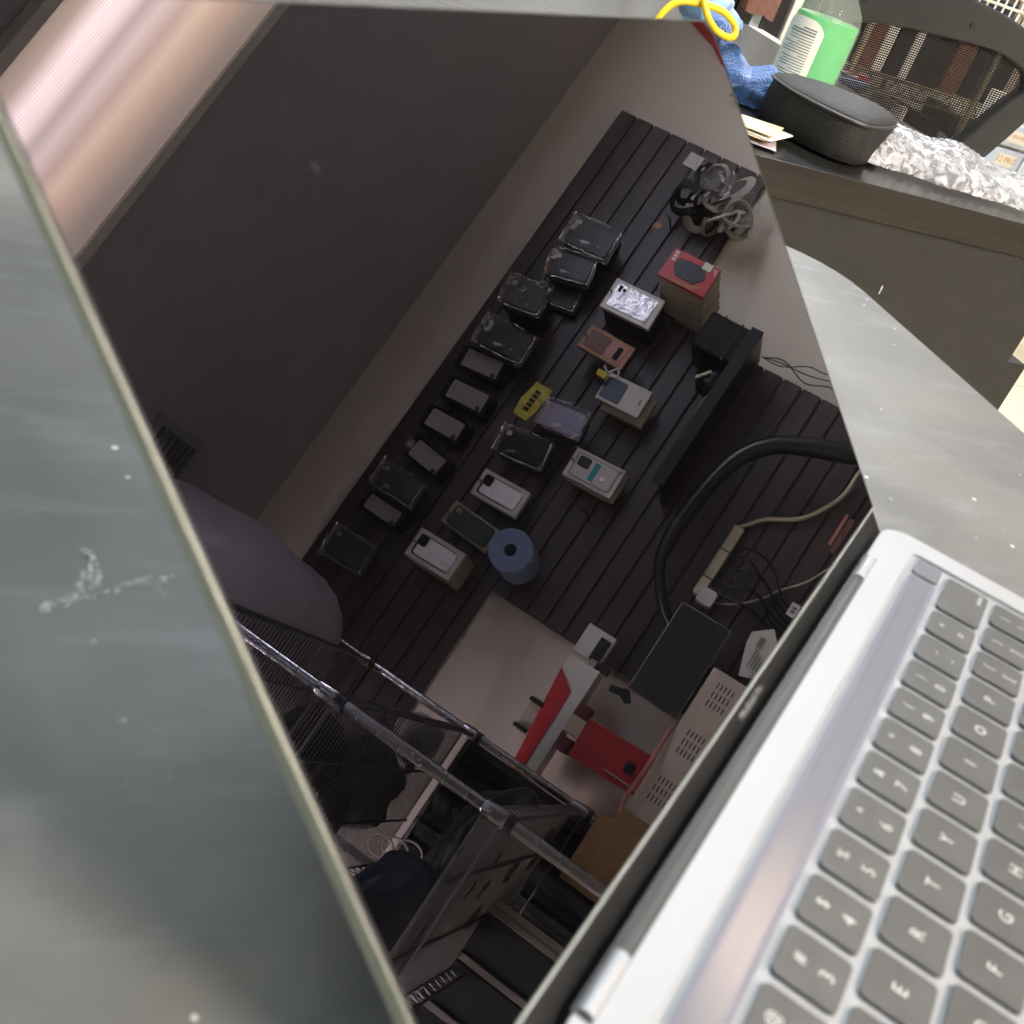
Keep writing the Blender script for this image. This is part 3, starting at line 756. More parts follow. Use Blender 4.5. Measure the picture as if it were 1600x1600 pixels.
# bundle of grey straps in clear bags
t = thing('strap_bundle', 'tangled bundle of grey and black watch straps in clear bags hanging at the slat edge', 'strap bundle', (2.03, WY + .03, 1.80))
rnd = random.Random(11)
cx, cz = 2.02, 1.885
for q in range(13):
    px, pz = cx + rnd.uniform(-.07, .07), cz + rnd.uniform(-.10, .09)
    a0 = rnd.uniform(0, 6.28); rx_, rz_ = rnd.uniform(.035, .062), rnd.uniform(.02, .05); tl = rnd.uniform(-.9, .9)
    pts = []
    for k in range(9):
        a = a0 + k * 2 * math.pi / 9
        u = rx_ * math.cos(a); v = rz_ * math.sin(a)
        pts.append((px + u * math.cos(tl) - v * math.sin(tl), WY + .10 + .05 * math.sin(a + q) + q * .006, pz + u * math.sin(tl) + v * math.cos(tl)))
    MB().tube(pts, .0165, 8, closed=True, flat=.34).obj('strap', 'graystrap' if q % 3 or pz < cz else 'blackgloss', t)
for q, (px, pz, rr_) in enumerate([(1.975, 2.00, .052), (1.985, 1.95, .045), (2.005, 2.01, .04)]):
    MB().tube([(px + rr_ * math.cos(a), WY + .13 + .02 * math.sin(2 * a), pz + rr_ * 1.1 * math.sin(a)) for a in [k * .785 for k in range(8)]], .014, 8, closed=True, flat=.5).obj('black_strap', 'blackgloss', t)
for q, (x, z, W, Hh, a) in enumerate([(1.985, 1.76, .12, .19, -12), (2.03, 1.86, .16, .20, 20), (2.05, 1.96, .15, .15, 5)]):
    film_bag(W, Hh, .03, 20 + q).xf(wm(x, z, .15 + q * .03, a)).obj('clear_bag', 'film', t)
# red plastic bag near the top corner
t = thing('red_bag', 'crumpled red and white plastic bag pinned on the wall by the upper right screen corner', 'bag', (2.63, WY + .01, 2.15))
b = MB().prism([(2.515, 2.06), (2.57, 2.05), (2.62, 2.12), (2.70, 2.19), (2.76, 2.36), (2.74, 2.46), (2.71, 2.40), (2.68, 2.33), (2.63, 2.26), (2.60, 2.19), (2.55, 2.15)], WY + .005, WY + .05, 'y'); crumple(b, .012, 14, 3).obj('bag_body', 'red', t)
b = MB().box(2.49, 2.56, WY + .05, WY + .055, 2.05, 2.13); crumple(b, .01, 20, 3).obj('paper_tag', 'cardedge', t)
b = MB().prism([(2.66, 2.22), (2.69, 2.24), (2.74, 2.34), (2.73, 2.40), (2.68, 2.31)], WY + .052, WY + .06, 'y'); crumple(b, .01, 16, 3).obj('white_patch', 'white', t)
# blue roll on a peg
t = thing('blue_roll', 'blue foam roll with dark hollow core on a wall peg', 'roll', (.535, WY + .024, 1.775))
prof = [(.0215, 0), (.075, 0), (.0765, .003), (.0765, .182), (.074, .185), (.0215, .185)]
tt = bmesh.new(); rings = []
for r_, z_ in prof + prof[:1]: rings.append([tt.verts.new((r_ * math.cos(2 * math.pi * k / 40), r_ * math.sin(2 * math.pi * k / 40), z_)) for k in range(40)])
for a_, b_ in zip(rings, rings[1:]):
    for k in range(40): tt.faces.new((a_[k], a_[(k + 1) % 40], b_[(k + 1) % 40], b_[k]))
m_ = MB(); m_.join(tt, Matrix.Translation((.525, WY + .03, 1.788)) @ Matrix.Rotation(R(-90), 4, 'X')); m_.obj('roll_body', 'blueroll', t)
MB().cyl((.525, WY + .025, 1.788), (.525, WY + .06, 1.788), .0214, 20).obj('core', 'dark', t)
MB().cyl((.525, WY + .02, 1.79), (.525, WY + .13, 1.79), .003, 8).obj('peg', 'wire', t)

# empty pegs
for (x, z, L_, lb) in ((1.90, 2.03, .10, 'thin dark empty hook on the slats above the red box'), (1.46, 1.865, .09, 'thin dark empty hook left of the tan box'), (.78, 1.66, .16, 'long dark empty hook below the teal strip box')):
    solo(MB().tube([(x, WY + .02, z), (x, WY + L_, z), (x, WY + L_ + .01, z + .015)], .003, 8, smooth=False), 'wall_hook', 'black', lb, 'hook', 'empty hooks on the slat wall')

# black shelf with pouch and round speaker
t = thing('black_shelf', 'black slat wall shelf holding a black case and a round glossy speaker', 'shelf', (1.28, WY + .024, 1.47))
MB().box(.965, 1.600, WY + .024, WY + .25, 1.470, 1.486, .002).obj('shelf_board', 'black', t)
MB().box(.965, 1.600, WY + .25, WY + .262, 1.468, 1.512, .002).obj('front_lip', 'chairframe', t)
t = thing('hard_case', 'black boxy carrying case with two seams at the end of the black shelf', 'case', (1.53, WY + .12, 1.487))
MB().box(1.455, 1.60, WY + .05, WY + .235, 1.487, 1.665, .012, 3).obj('case_body', 'blackmatte', t)
for z in (1.545, 1.61): MB().box(1.452, 1.603, WY + .047, WY + .238, z, z + .004, .001).obj('seam', 'piping', t)
t = thing('round_speaker', 'glossy black round speaker with a pale stick, beside the black case', 'speaker', (1.39, WY + .16, 1.487))
MB().lathe([(.0, 1.487), (.035, 1.49), (.055, 1.515), (.058, 1.545), (.045, 1.58), (.02, 1.597), (0, 1.60)], 1.39, WY + .17).obj('body', 'blackgloss', t)
MB().cyl((1.40, WY + .235, 1.55), (1.355, WY + .235, 1.585), .006, 8).obj('pale_stick', 'ivory', t)
solo(MB().lathe([(.02, 1.487), (.04, 1.50), (.052, 1.53), (.050, 1.53), (.038, 1.505), (.018, 1.492)], 1.30, WY + .15), 'small_bowl', 'cardedge', 'small dull brown bowl on the black shelf under the speaker', 'bowl')

# hose, power strip, cables
solo(MB().tube([(1.62, WY + .20, .80), (1.47, WY + .2, .93), (1.395, WY + .2, 1.009), (1.345, WY + .2, 1.14), (1.282, WY + .2, 1.255), (1.17, WY + .2, 1.330), (.972, WY + .2, 1.364), (.817, WY + .19, 1.366), (.715, WY + .18, 1.326), (.61, WY + .16, 1.22), (.55, WY + .14, 1.05), (.50, WY + .12, .85)],
     [.034, .034, .034, .033, .032, .030, .027, .022, .019, .017, .016, .016], 16), 'black_hose', 'hose', 'thick black rubber hose looping across the slatted wall', 'hose')
t = thing('power_strip', 'ivory power strip fixed to the slats, tied with thin black bands', 'power strip', (.89, WY + .03, 1.19))
b = MB().box(.755, 1.03, WY + .024, WY + .065, 1.190, 1.228, .006, 3); b.obj('strip_body', 'ivory', t)
for x in (.82, .93): MB().box(x, x + .004, WY + .022, WY + .067, 1.188, 1.230).obj('black_band', 'black', t)
MB().tube([(1.03, WY + .05, 1.208), (1.044, WY + .05, 1.200), (1.10, WY + .05, 1.15), (1.136, WY + .05, 1.09), (1.176, WY + .05, 1.042), (1.255, WY + .05, .995), (1.32, WY + .05, .975), (1.41, WY + .06, .97), (1.50, WY + .06, .93)], .0075, 10).obj('cable', 'ivorycable', t)
t = thing('charger', 'square white power adapter plugged beside the ivory strip', 'charger', (.76, WY + .06, 1.145))
MB().prism(rrect(.731, .789, 1.145, 1.205, .01, 4), WY + .045, WY + .085, 'y', .004).obj('adapter_body', 'white', t)
MB().tube([(.762, WY + .06, 1.145), (.770, WY + .05, 1.125), (.809, WY + .05, 1.067), (.86, WY + .05, 1.02), (.915, WY + .05, .985), (.98, WY + .05, .93), (1.048, WY + .05, .896), (1.12, WY + .05, .85)], .0035, 8).obj('cable', 'ivorycable', t)
t = thing('cable_bundle', 'dim tangle of black cables hanging under the power strip', 'cables', (.85, WY + .03, .9))
for q in range(6):
    MB().tube([(.80 + q * .03, WY + .06, 1.185), (.79 + q * .035, WY + .08 + .01 * q, 1.12), (.80 + q * .025 + .03 * (q % 2), WY + .09, 1.04), (.78 + q * .02, WY + .06, .95), (.74 + q * .03, WY + .05, .85)], .004, 8).obj('cable', 'black', t)
t = thing('hanging_wires', 'thin black twisted wires sagging across the beige wall', 'wires', (1.63, WY + .03, 1.2))
for q in range(3):
    MB().tube([(1.587, WY + .1, 1.46 - q * .003), (1.60 + .012 * q, WY + .07, 1.39), (1.655 - .03 * q, WY + .05, 1.31 - .008 * q), (1.665 - q * .02, WY + .04, 1.245 - q * .012), (1.70 - q * .03, WY + .04, 1.19 - q * .02), (1.75, WY + .03, 1.12)], .0022, 6).obj('wire', 'black', t)

# bench along the wall with machines
WB = .905
t = thing('work_bench', 'pale grey work bench against the wall below the slats', 'bench', (.4, WY + .35, 0))
MB().box(-1.3, 2.2, WY + .06, WY + .75, .72, .76, .003).obj('bench_top', 'greybench', t)
for x in (-1.25, .45, 2.15):
    for y in (.1, .7): MB().box(x - .02, x + .02, WY + y - .02, WY + y + .02, 0, .72).obj('leg', 'wire', t)
t = thing('monitor', 'black glossy monitor with thin pale rim standing in front of the slats', 'monitor', (.513, WY + .2, .76))
MB().box(.350, .676, WY + .215, WY + .250, 1.034, 1.212, .004).obj('housing', 'beige', t)
MB().box(.353, .673, WY + .2505, WY + .2525, 1.037, 1.209, .0006).obj('screen', 'screen', t)
MB().box(.49, .535, WY + .18, WY + .215, .76, 1.10).obj('stand', 'black', t)
MB().box(.40, .62, WY + .12, WY + .30, .76, .772, .003).obj('foot', 'black', t)
solo(MB().prism([(.332, 1.262), (.342, 1.222), (.352, 1.205), (.318, 1.178), (.305, 1.195), (.318, 1.222), (.312, 1.258)], WY + .215, WY + .235, 'y'), 'black_clip', 'black', 'small black clip gripping the end of the monitor', 'clip')
# laser machine: slanted white arm, red stripe, red housing, white head box
t = thing('marking_machine', 'white and red bench machine with sloped arm, knobs and red column', 'machine', (.15, WY + .28, .76))
arm = [(.362, 1.400), (.338, 1.420), (.300, 1.428), (-.08, 1.372), (-.08, 1.300), (.338, 1.309)]
MB().prism([(.342, 1.425), (.345, 1.309), (-.10, 1.306), (-.10, 1.372)], WY + .12, WY + .25, 'y', .004).obj('arm', 'white', t)
MB().prism([(.292, 1.420), (.243, 1.352), (-.10, 1.345), (-.10, 1.376)], WY + .251, WY + .256, 'y').obj('red_stripe', 'red', t)
MB().box(.05, .17, WY + .14, WY + .24, 1.39, 1.445, .004).obj('top_box', 'cardedge', t)
for x in (.055, .15): MB().box(x, x + .015, WY + .245, WY + .262, 1.40, 1.45, .003).obj('knob', 'dark', t)
MB().prism(rrect(.361, .466, 1.328, 1.432, .003, 2), WY + .17, WY + .20, 'y', .002).obj('head_plate', 'white', t)
MB().box(.366, .446, WY + .201, WY + .212, 1.335, 1.372, .002).obj('black_window', 'black', t)
MB().box(.335, .37, WY + .14, WY + .23, 1.335, 1.36, .003).obj('coupler', 'cardedge', t)
MB().box(.345, .375, WY + .18, WY + .24, 1.29, 1.325, .005).obj('black_motor', 'black', t)
MB().box(.13, .19, WY + .2, WY + .28, 1.245, 1.305, .004).obj('spindle_block', 'ivory', t)
MB().box(.07, .12, WY + .2, WY + .27, 1.26, 1.30, .004).obj('dark_block', 'maroon', t)
MB().box(.19, .235, WY + .2, WY + .27, 1.26, 1.30, .004).obj('dark_block', 'maroon', t)
MB().prism([(.204, 1.253), (.215, 1.02), (.084, 1.0), (.074, 1.246)], WY + .16, WY + .30, 'y', .003).obj('red_column', 'red', t)
MB().box(.130, .165, WY + .302, WY + .32, 1.055, 1.085, .006).obj('black_knob', 'black', t)
MB().box(.10, .103, WY + .302, WY + .310, 1.00, 1.13).obj('silver_rod', 'silver', t)
MB().box(.05, .40, WY + .10, WY + .34, .76, 1.0, .004).obj('plinth', 'greybench', t)
# vented beige enclosure
t = thing('vented_enclosure', 'beige metal enclosure with groups of dark vent slots', 'enclosure', (.255, WY + .5, .76))
MB().box(.0, .512, WY + .36, WY + .55, .76, 1.0, .006).obj('housing', 'beige', t)
for gx in (.405, .25, .10):
    s_ = MB()
    for i in range(3):
        for j in range(5):
            s_.box(gx + i * .028, gx + i * .028 + .019, WY + .5502, WY + .5508, .962 - j * .012, .9655 - j * .012)
    s_.obj('vent_slots', 'dark', t)
solo(MB().tube([(.30, WY + .56, 1.01), (.16, WY + .575, 1.008), (.06, WY + .58, 1.012), (.02, WY + .59, .995)], .006, 8), 'metal_rod', 'copper', 'thin brownish rod lying on top of the beige enclosure', 'rod')
# cardboard box & labels
t = thing('cardboard_box', 'plain brown cardboard box at the foot of the chrome rack', 'box', (-.10, WY + .52, .76))
MB().box(-.205, .002, WY + .44, WY + .62, .76, 1.045, .003).obj('carton', 'brown', t)
MB().box(-.02, .045, WY + .60, WY + .622, .90, 1.0, .002).obj('open_flap', 'brown', t)
t = thing('shipping_label', 'curled white paper label with a barcode between the enclosure and the keyboard', 'paper label', (.65, WY + .3, .86))
m_ = MB().prism([(.700, .978), (.742, .925), (.70, .89), (.59, .865), (.565, .945), (.66, .975)], WY + .29, WY + .292, 'y'); crumple(m_, .004, 12, 1).obj('paper', 'card', t)
m_ = MB()
for q in range(9): m_.box(.700 - q * .004, .7015 - q * .004, WY + .296, WY + .298, .928, .948)
for q in range(5): m_.box(.60, .66 - .008 * q, WY + .296, WY + .298, .935 - q * .010, .938 - q * .010)
m_.obj('barcode', 'print', t)
solo(MB().box(.60, .70, WY + .27, WY + .285, .76, .9, .002), 'label_backing', 'cardedge', 'small carton holding up the curled paper label', 'box')
t = thing('price_tag', 'small white tag with black print clipped on a pale bar', 'tag', (.82, WY + .3, .89))
MB().box(.80, .845, WY + .30, WY + .303, .893, .922).obj('tag_paper', 'card', t)
MB().box(.812, .822, WY + .3032, WY + .3038, .900, .914).obj('print', 'print', t); MB().box(.825, .833, WY + .3032, WY + .3038, .900, .914).obj('print', 'print', t)
MB().box(.70, .83, WY + .285, WY + .298, .865, .895, .003).obj('pale_bar', 'cardedge', t)
t = thing('copper_strips', 'two thin coppery strips leaning on the slats behind the hose', 'metal strips', (1.18, WY + .1, .85))
MB().box(1.12, 1.24, WY + .09, WY + .094, .925, .935).obj('strip', 'copper', t); MB().box(1.10, 1.235, WY + .085, WY + .089, .90, .918).obj('strip', 'rust', t)

# chrome wire rack standing out from the wall
t = thing('wire_rack', 'chrome wire rack on grooved posts at the left, loaded with sacks and bundles', 'wire rack', (-.28, -2.35, 0))
ya, yb = -1.755, -2.956
for (x, y) in ((-.08, ya), (-.03, yb), (-.54, ya), (-.50, yb)):
    MB().cyl((x, y, .02), (x, y, 2.15), .0127, 18).obj('post', 'chrome', t)
    m_ = MB()
    for q in range(40): m_.tube([(x + .0130 * math.cos(a), y + .0130 * math.sin(a), .10 + q * .0508) for a in [k * math.pi / 6 for k in range(12)]], .0009, 4, smooth=False, closed=True)
    m_.obj('post_grooves', 'wire', t)
def shelf(z, rail=True):
    s_ = MB()
    def xa(y): return -.08 + (y - ya) / (yb - ya) * .05
    n = 50
    for k in range(n + 1):
        y = ya + (yb - ya) * k / n; x = xa(y)
        s_.tube([(x, y, z), (x - .46, y, z)], .0022, 5, smooth=False)
    s_.obj('shelf_wires', 'wire', t)
    r_ = MB()
    for dz_ in (0, -.035):
        for dx_ in (0, -.46): r_.tube([(xa(ya) + dx_, ya, z + dz_), (xa(yb) + dx_, yb, z + dz_)], .0036, 6, smooth=False)
        for y in (ya, yb): r_.tube([(xa(y), y, z + dz_), (xa(y) - .46, y, z + dz_)], .0036, 6, smooth=False)
    for dx_ in (-.15, -.31): r_.tube([(xa(ya) + dx_, ya, z - .006), (xa(yb) + dx_, yb, z - .006)], .0036, 6, smooth=False)
    for dx_ in (0, -.46):
        pts = []
        for k in range(49):
            y = ya + (yb - ya) * k / 48; pts.append((xa(y) + dx_, y, z - (.035 if k % 2 else 0)))
        r_.tube(pts, .0019, 5, smooth=False)
    r_.obj('shelf_rails', 'wire', t)
    for (x, y) in ((-.08, ya), (-.03, yb), (-.54, ya), (-.50, yb)):
        MB().lathe([(.0155, z - .042), (.0185, z - .036), (.0165, z + .004), (.0135, z + .008)], x, y, 16).obj('collar', 'chrome', t)
        MB().lathe([(.0175, z - .060), (.0175, z - .044)], x, y, 16).obj('black_sleeve', 'black', t)
for z in (1.915, 1.515, 1.125, .55): shelf(z)
# grey sack (wrapped roll) on top shelf
b = bmesh.new(); bmesh.ops.create_icosphere(b, subdivisions=5, radius=1)
for v in b.verts:
    n_ = v.co.copy(); p_ = 2.6
    L_ = (abs(n_.x) ** p_ + abs(n_.y) ** p_ + abs(n_.z) ** p_) ** (1 / p_)
    v.co = Vector((n_.x / L_ * .29, n_.y / L_ * .50, n_.z / L_ * .33))
m_ = MB(); m_.join(b, Matrix.Translation((-.170, -2.62, 2.253))); crumple(m_, .02, 6, 2); crumple(m_, .004, 40, 3)
solo(m_, 'plastic_sack', 'sack', 'large rounded grey plastic sack on the top rack shelf', 'sack', ang=60)
# dark things on rack shelves
dk = [(-.34, -2.2, 1.52, .12, .30, .16, 'bluecloth2', 'dark blue lumpy bag on the middle rack shelf'),
      (-.30, -2.65, 1.52, .12, .22, .12, 'black', 'black lumpy bundle at the back of the middle rack shelf'),
      (-.30, -2.5, 1.13, .14, .35, .09, 'blackmatte', 'dark grey bundle of cables on the lower rack shelf'),
      (-.36, -1.95, 1.13, .12, .16, .10, 'bluecloth2', 'dark blue lumpy bag near the front post of the lower rack shelf'),
      (-.30, -2.05, 1.52, .16, .22, .07, 'blackmatte', 'flat charcoal bag at the front of the middle rack shelf'),
      (-.22, -2.78, 1.13, .15, .16, .12, 'black', 'black lumpy bag by the rear post of the lower rack shelf'),
      (-.25, -2.25, 1.13, .15, .2, .06, 'black', 'flat black bag in the middle of the lower rack shelf'),
      (-.12, -2.75, 1.52, .07, .12, .05, 'sack', 'small grey crumpled bag near the rear post')]
for (x, y, z, a, b2, c_, mt_, lb) in dk:
    b = bmesh.new(); bmesh.ops.create_icosphere(b, subdivisions=4, radius=1)
    for v in b.verts: v.co = Vector((v.co.x * a, v.co.y * b2, max(v.co.z, -.75) * c_))
    m_ = MB(); m_.join(b, Matrix.Translation((x, y, z + c_ * .75 + .004))); crumple(m_, .03, 9, x * 9); crumple(m_, .01, 30, y)
    solo(m_, 'lumpy_bag', mt_, lb, 'bag', ang=60)
t = thing('white_cable_coil', 'loops of white cable hanging at the front of the middle rack shelf', 'cable', (-.2, -2.2, 1.3))
for q in range(3): MB().tube([(-.30 + .012 * q + .022 * math.cos(a), -2.10, 1.33 - .03 * q + .03 * math.sin(a)) for a in [k * .785 for k in range(8)]], .0025, 6, closed=True).obj('loop', 'cardedge', t)
# leaf shaped dark tape on shelf underside seen through wires
for q, (y, x) in enumerate(((-2.1, -.28), (-2.35, -.20), (-2.5, -.3), (-2.75, -.18), (-2.2, -.42))):
    solo(MB().prism([(x - .02, y), (x + .01, y + .04), (x + .05, y + .13), (x, y + .10), (x - .03, y + .05)], 1.521, 1.526), 'dark_sheet', 'black', 'narrow dark sheet lying on the middle rack shelf', 'sheet', 'dark sheets on the rack shelf')
t = thing('dark_curtain', 'dark folded plastic sheet hanging behind the lower rack shelves', 'curtain', (-.3, -3.0, .5))
pts_ = [(-.60 + .012 * k, -3.02 + .016 * math.sin(k * .9) + .008 * math.sin(k * 2.3)) for k in range(47)]
MB().prism(pts_ + [(x, y - .004) for x, y in pts_[::-1]], .40, 1.50).obj('sheet', 'blackmatte', t, ang=60)
MB().cyl((-.62, -3.02, 1.50), (-.03, -3.02, 1.50), .006, 8).obj('rail', 'wire', t)
# crate of drawers at the bottom of the mirrored view
t = thing('drawer_unit', 'pale plastic rack with three dark drawers standing under the wire rack shelves', 'drawer unit', (-.55, WY + .9, 0))
MB().box(-.74, -.33, WY + .72, WY + .86, .70, 1.20, .006).obj('back_frame', 'cardedge', t)
fr = MB()
for x in (-.74, -.61, -.475, -.345): fr.box(x, x + .018, WY + .861, WY + .90, .70, 1.15, .003)
fr.box(-.74, -.327, WY + .861, WY + .90, 1.151, 1.20, .003); fr.box(-.74, -.327, WY + .861, WY + .90, .66, .699, .003); fr.obj('front_frame', mat('dim_beige_frame', (.16, .135, .12), .5), t)
for x in (-.72, -.59, -.455): MB().box(x, x + .108, WY + .862, WY + .885, .705, 1.145, .004).obj('drawer', 'black', t)
MB().box(-.42, -.36, WY + .88, WY + .895, 1.21, 1.235, .002).obj('yellow_tag', 'yellow', t)
MB().box(-.73, -.35, WY + .70, WY + .88, .02, .659, .004).obj('cabinet_base', 'cardedge', t)

# ------------------------------------------------------------------ desk to the right and what stands on it
XD = .744
t = thing('desk', 'dark black-brown desk with thick top beside the grey table', 'desk', (1.0, -.3, 0))
MB().box(XD, 1.55, -.80, .95, .765, .795, .0012).obj('desk_top', 'desk', t)
MB().box(XD + .004, XD + .022, -.768, .90, .30, .7645, .0006).obj('front_panel', 'deskpanel', t)
MB().box(XD + .006, XD + .30, -.783, -.7685, .655, .7645, .0006).obj('side_rail', 'deskpanel', t)
MB().box(XD + .05, XD + .09, -.860, -.775, .0, .640, .002).obj('desk_leg', 'deskpanel', t)
for y in (-.6, .85): MB().box(1.45, 1.50, y, y + .05, 0, .7645).obj('desk_leg', 'deskpanel', t)
solo(MB().prism([(-.585, .7085), (-.5835, .7095), (-.5845, .7005), (-.5855, .7005)], XD + .0028, XD + .0038, 'x'), 'paint_chip', 'speck', 'tiny white chip on the dark desk panel', 'chip')

# zip pouch: rounded body with domed lid and piping
t = thing('zip_pouch', 'black zipped travel pouch with a domed lid at the desk edge', 'pouch', (.87, -.55, .796))
foot = [(.853 + (px_ - .860) * .93, -.527 + (py_ + .530) * .90) for px_, py_ in [(.866, -.463), (.835, -.468), (.800, -.486), (.785, -.508), (.789, -.528), (.812, -.560), (.840, -.592), (.862, -.608), (.880, -.610), (.898, -.596), (.925, -.545), (.925, -.505), (.905, -.472)]]
def spline(pts, n=6):
    out = []; N_ = len(pts)
    for i in range(N_):
        p0, p1, p2, p3 = [Vector(pts[(i + k) % N_]) for k in (-1, 0, 1, 2)]
        for k in range(n):
            u = k / n; out.append(.5 * ((2 * p1) + (p2 - p0) * u + (2 * p0 - 5 * p1 + 4 * p2 - p3) * u * u + (3 * p1 - p0 - 3 * p2 + p3) * u ** 3))
    return out
FP = spline(foot); cen = Vector((.855, -.545))
def topz(p): return .8310 + (p.y + .55) * .030
b = bmesh.new(); rings = []
for (s_, h_) in ((.94, 0), (.985, .06), (1.0, .3), (1.0, .7), (.985, 1.0)):
    rings.append([b.verts.new((cen.x + (p.x - cen.x) * s_, cen.y + (p.y - cen.y) * s_, .7965 + (topz(p) - .7965) * h_)) for p in FP])
for a_, b_ in zip(rings, rings[1:]):
    for k in range(len(FP)): b.faces.new((a_[k], a_[(k + 1) % len(FP)], b_[(k + 1) % len(FP)], b_[k]))
b.faces.new(rings[0]); b.faces.new(rings[-1])
m_ = MB(); m_.join(b); m_.warp(lambda c: c + noise.noise_vector(c * 40) * .0012); m_.obj('pouch_body', 'blackmatte', t, ang=50)
b = bmesh.new(); rings = []
for (s_, h_) in ((.99, -.0005), (1.0, .001), (.975, .0035), (.85, .0068), (.6, .0095), (.3, .0112), (.05, .0118)):
    rings.append([b.verts.new((cen.x + (p.x - cen.x) * s_, cen.y + (p.y - cen.y) * s_, topz(cen + (p - cen) * s_) + h_)) for p in FP])
for a_, b_ in zip(rings, rings[1:]):
    for k in range(len(FP)): b.faces.new((a_[k], a_[(k + 1) % len(FP)], b_[(k + 1) % len(FP)], b_[k]))
b.faces.new(rings[0]); b.faces.new(rings[-1])
m_ = MB(); m_.join(b); m_.obj('pouch_lid', 'blackmatte', t, ang=50)
MB().tube([(cen.x + (p.x - cen.x) * 1.0, cen.y + (p.y - cen.y) * 1.0, topz(p) + .0002) for p in FP[::3]], .0016, 8, closed=True).obj('piping', 'piping', t)
m_ = MB(); m_.tube([(.895 + .008 * math.cos(a), -.553 + .008 * math.sin(a), .8537) for a in [k * .628 for k in range(10)]], .0008, 5, closed=True)
m_.obj('embossed_ring', 'hinge', t)

# bottle of green gel
t = thing('gel_bottle', 'clear pump bottle of green gel with printed white label behind the pouch', 'bottle', (.985, -.560, .796))
bx, by = .985, -.566
def bottle(scale, z0, z1, prof=None):
    out = []
    P = [(0, .0), (.030, .0), (.034, .004), (.0365, .02), (.037, .075), (.0365, .088), (.032, .100), (.022, .112), (.013, .120), (.0125, .135)]
    return [(r_ * scale, .796 + z) for r_, z in P if z0 <= z <= z1]
MB().lathe(bottle(.95, 0, .088) + [(.0336, .884 + .002), (.0, .886)], bx, by, 36, .72, 1.0).obj('green_gel', 'liquid', t)
MB().lathe(bottle(1.0, 0, 1), bx, by, 36, .72, 1.0).obj('bottle_shell', 'clear', t)
MB().lathe([(.014, .928), (.014, .945), (.008, .95), (.005, .95), (.005, .98), (.0, .98)], bx, by, 20).obj('pump_collar', 'white', t)
# curved label patch on the side facing the camera-left
def patch(a0, a1, z0, z1, rr, name, mt_, n=14, round_top=0):
    b = bmesh.new(); lo = []; hi = []
    for k in range(n + 1):
        u = k / n; a = R(a0 + (a1 - a0) * u)
        zt = z1 - round_top * (abs(2 * u - 1) ** 4)
        lo.append(b.verts.new((bx + rr * .72 * math.cos(a), by + rr * math.sin(a), z0))); hi.append(b.verts.new((bx + rr * .72 * math.cos(a), by + rr * math.sin(a), zt)))
    for k in range(n): b.faces.new((lo[k], lo[k + 1], hi[k + 1], hi[k]))
    m_ = MB(); m_.bm.free(); m_.bm = b; return m_
lab = patch(72, 158, .800, .882, .0376, 'l', 'label', round_top=.010).obj('label', 'label', t)
m_ = MB(); m_.bm.free(); m_.bm = bmesh.new()
rl = random.Random(3)
for q in range(26):
    z = .872 - q * .0026
    a1 = 146; e = rl.uniform(84, 104) if q % 5 else rl.uniform(118, 130)
    tt = patch(a1, e, z, z + (.0009 if q > 2 else .0015), .0378, 'x', 'x')
    me = bpy.data.meshes.new('x'); tt.bm.to_mesh(me); m_.bm.from_mesh(me); tt.bm.free(); bpy.data.meshes.remove(me)
m_.obj('label_print', 'print', lab)

# blue microfibre cloth + paler cloth draped behind, yellow cable ring
def blob(cx, cy, cz, a, b2, c_, seed, sub=4, a1=.016, a2=.004):
    b = bmesh.new(); bmesh.ops.create_icosphere(b, subdivisions=sub, radius=1)
    for v in b.verts: v.co = Vector((v.co.x * a, v.co.y * b2, v.co.z * c_))
    m_ = MB(); m_.join(b, Matrix.Translation((cx, cy, cz))); crumple(m_, a1, 28, seed); crumple(m_, a2, 110, seed + 1)
    m_.warp(lambda c: Vector((c.x, c.y, max(c.z, .7965)))); return m_
m_ = blob(.945, -.486, .806, .034, .030, .022, 1)
for args in ((.955, -.462, .820, .024, .022, .026, 2), (.955, -.437, .843, .018, .014, .020, 3), (.93, -.50, .812, .02, .018, .016, 5)):
    q_ = blob(*args); me = bpy.data.meshes.new('x'); q_.bm.to_mesh(me); m_.bm.from_mesh(me); q_.bm.free(); bpy.data.meshes.remove(me)
solo(m_, 'microfibre_cloth', 'bluecloth', 'bright blue fluffy cleaning cloth crumpled between the laptop screen and pouch', 'cloth', ang=60)
m_ = blob(.985, -.425, .868, .02, .030, .020, 7, a1=.012)
q_ = blob(.985, -.455, .862, .014, .018, .012, 8, a1=.010); me = bpy.data.meshes.new('x'); q_.bm.to_mesh(me); m_.bm.from_mesh(me); q_.bm.free()
q_ = blob(.985, -.425, .83, .012, .014, .034, 9, a1=.008); me = bpy.data.meshes.new('x'); q_.bm.to_mesh(me); m_.bm.from_mesh(me); q_.bm.free()
solo(m_, 'pale_cloth', 'lightcloth', 'pale blue folded cloth above the fluffy blue one', 'cloth', ang=60)
t = thing('yellow_cable', 'thick yellow cable looped above the laptop corner', 'cable', (.9, -.39, .80))
MB().tube([(.90, -.343, .835), (.90, -.347, .855), (.90, -.358, .868), (.90, -.378, .872), (.90, -.402, .872), (.898, -.419, .864), (.894, -.420, .856), (.890, -.410, .854), (.89, -.396, .858), (.892, -.384, .868), (.90, -.376, .885), (.91, -.370, .91)], .0031, 10).obj('loop', 'yellowcable', t)
solo(MB().cyl((.905, -.350, .797), (.905, -.345, .838), .006, 10), 'cable_post', 'lightcloth', 'pale post under the yellow loop, mostly behind the laptop lid', 'post')

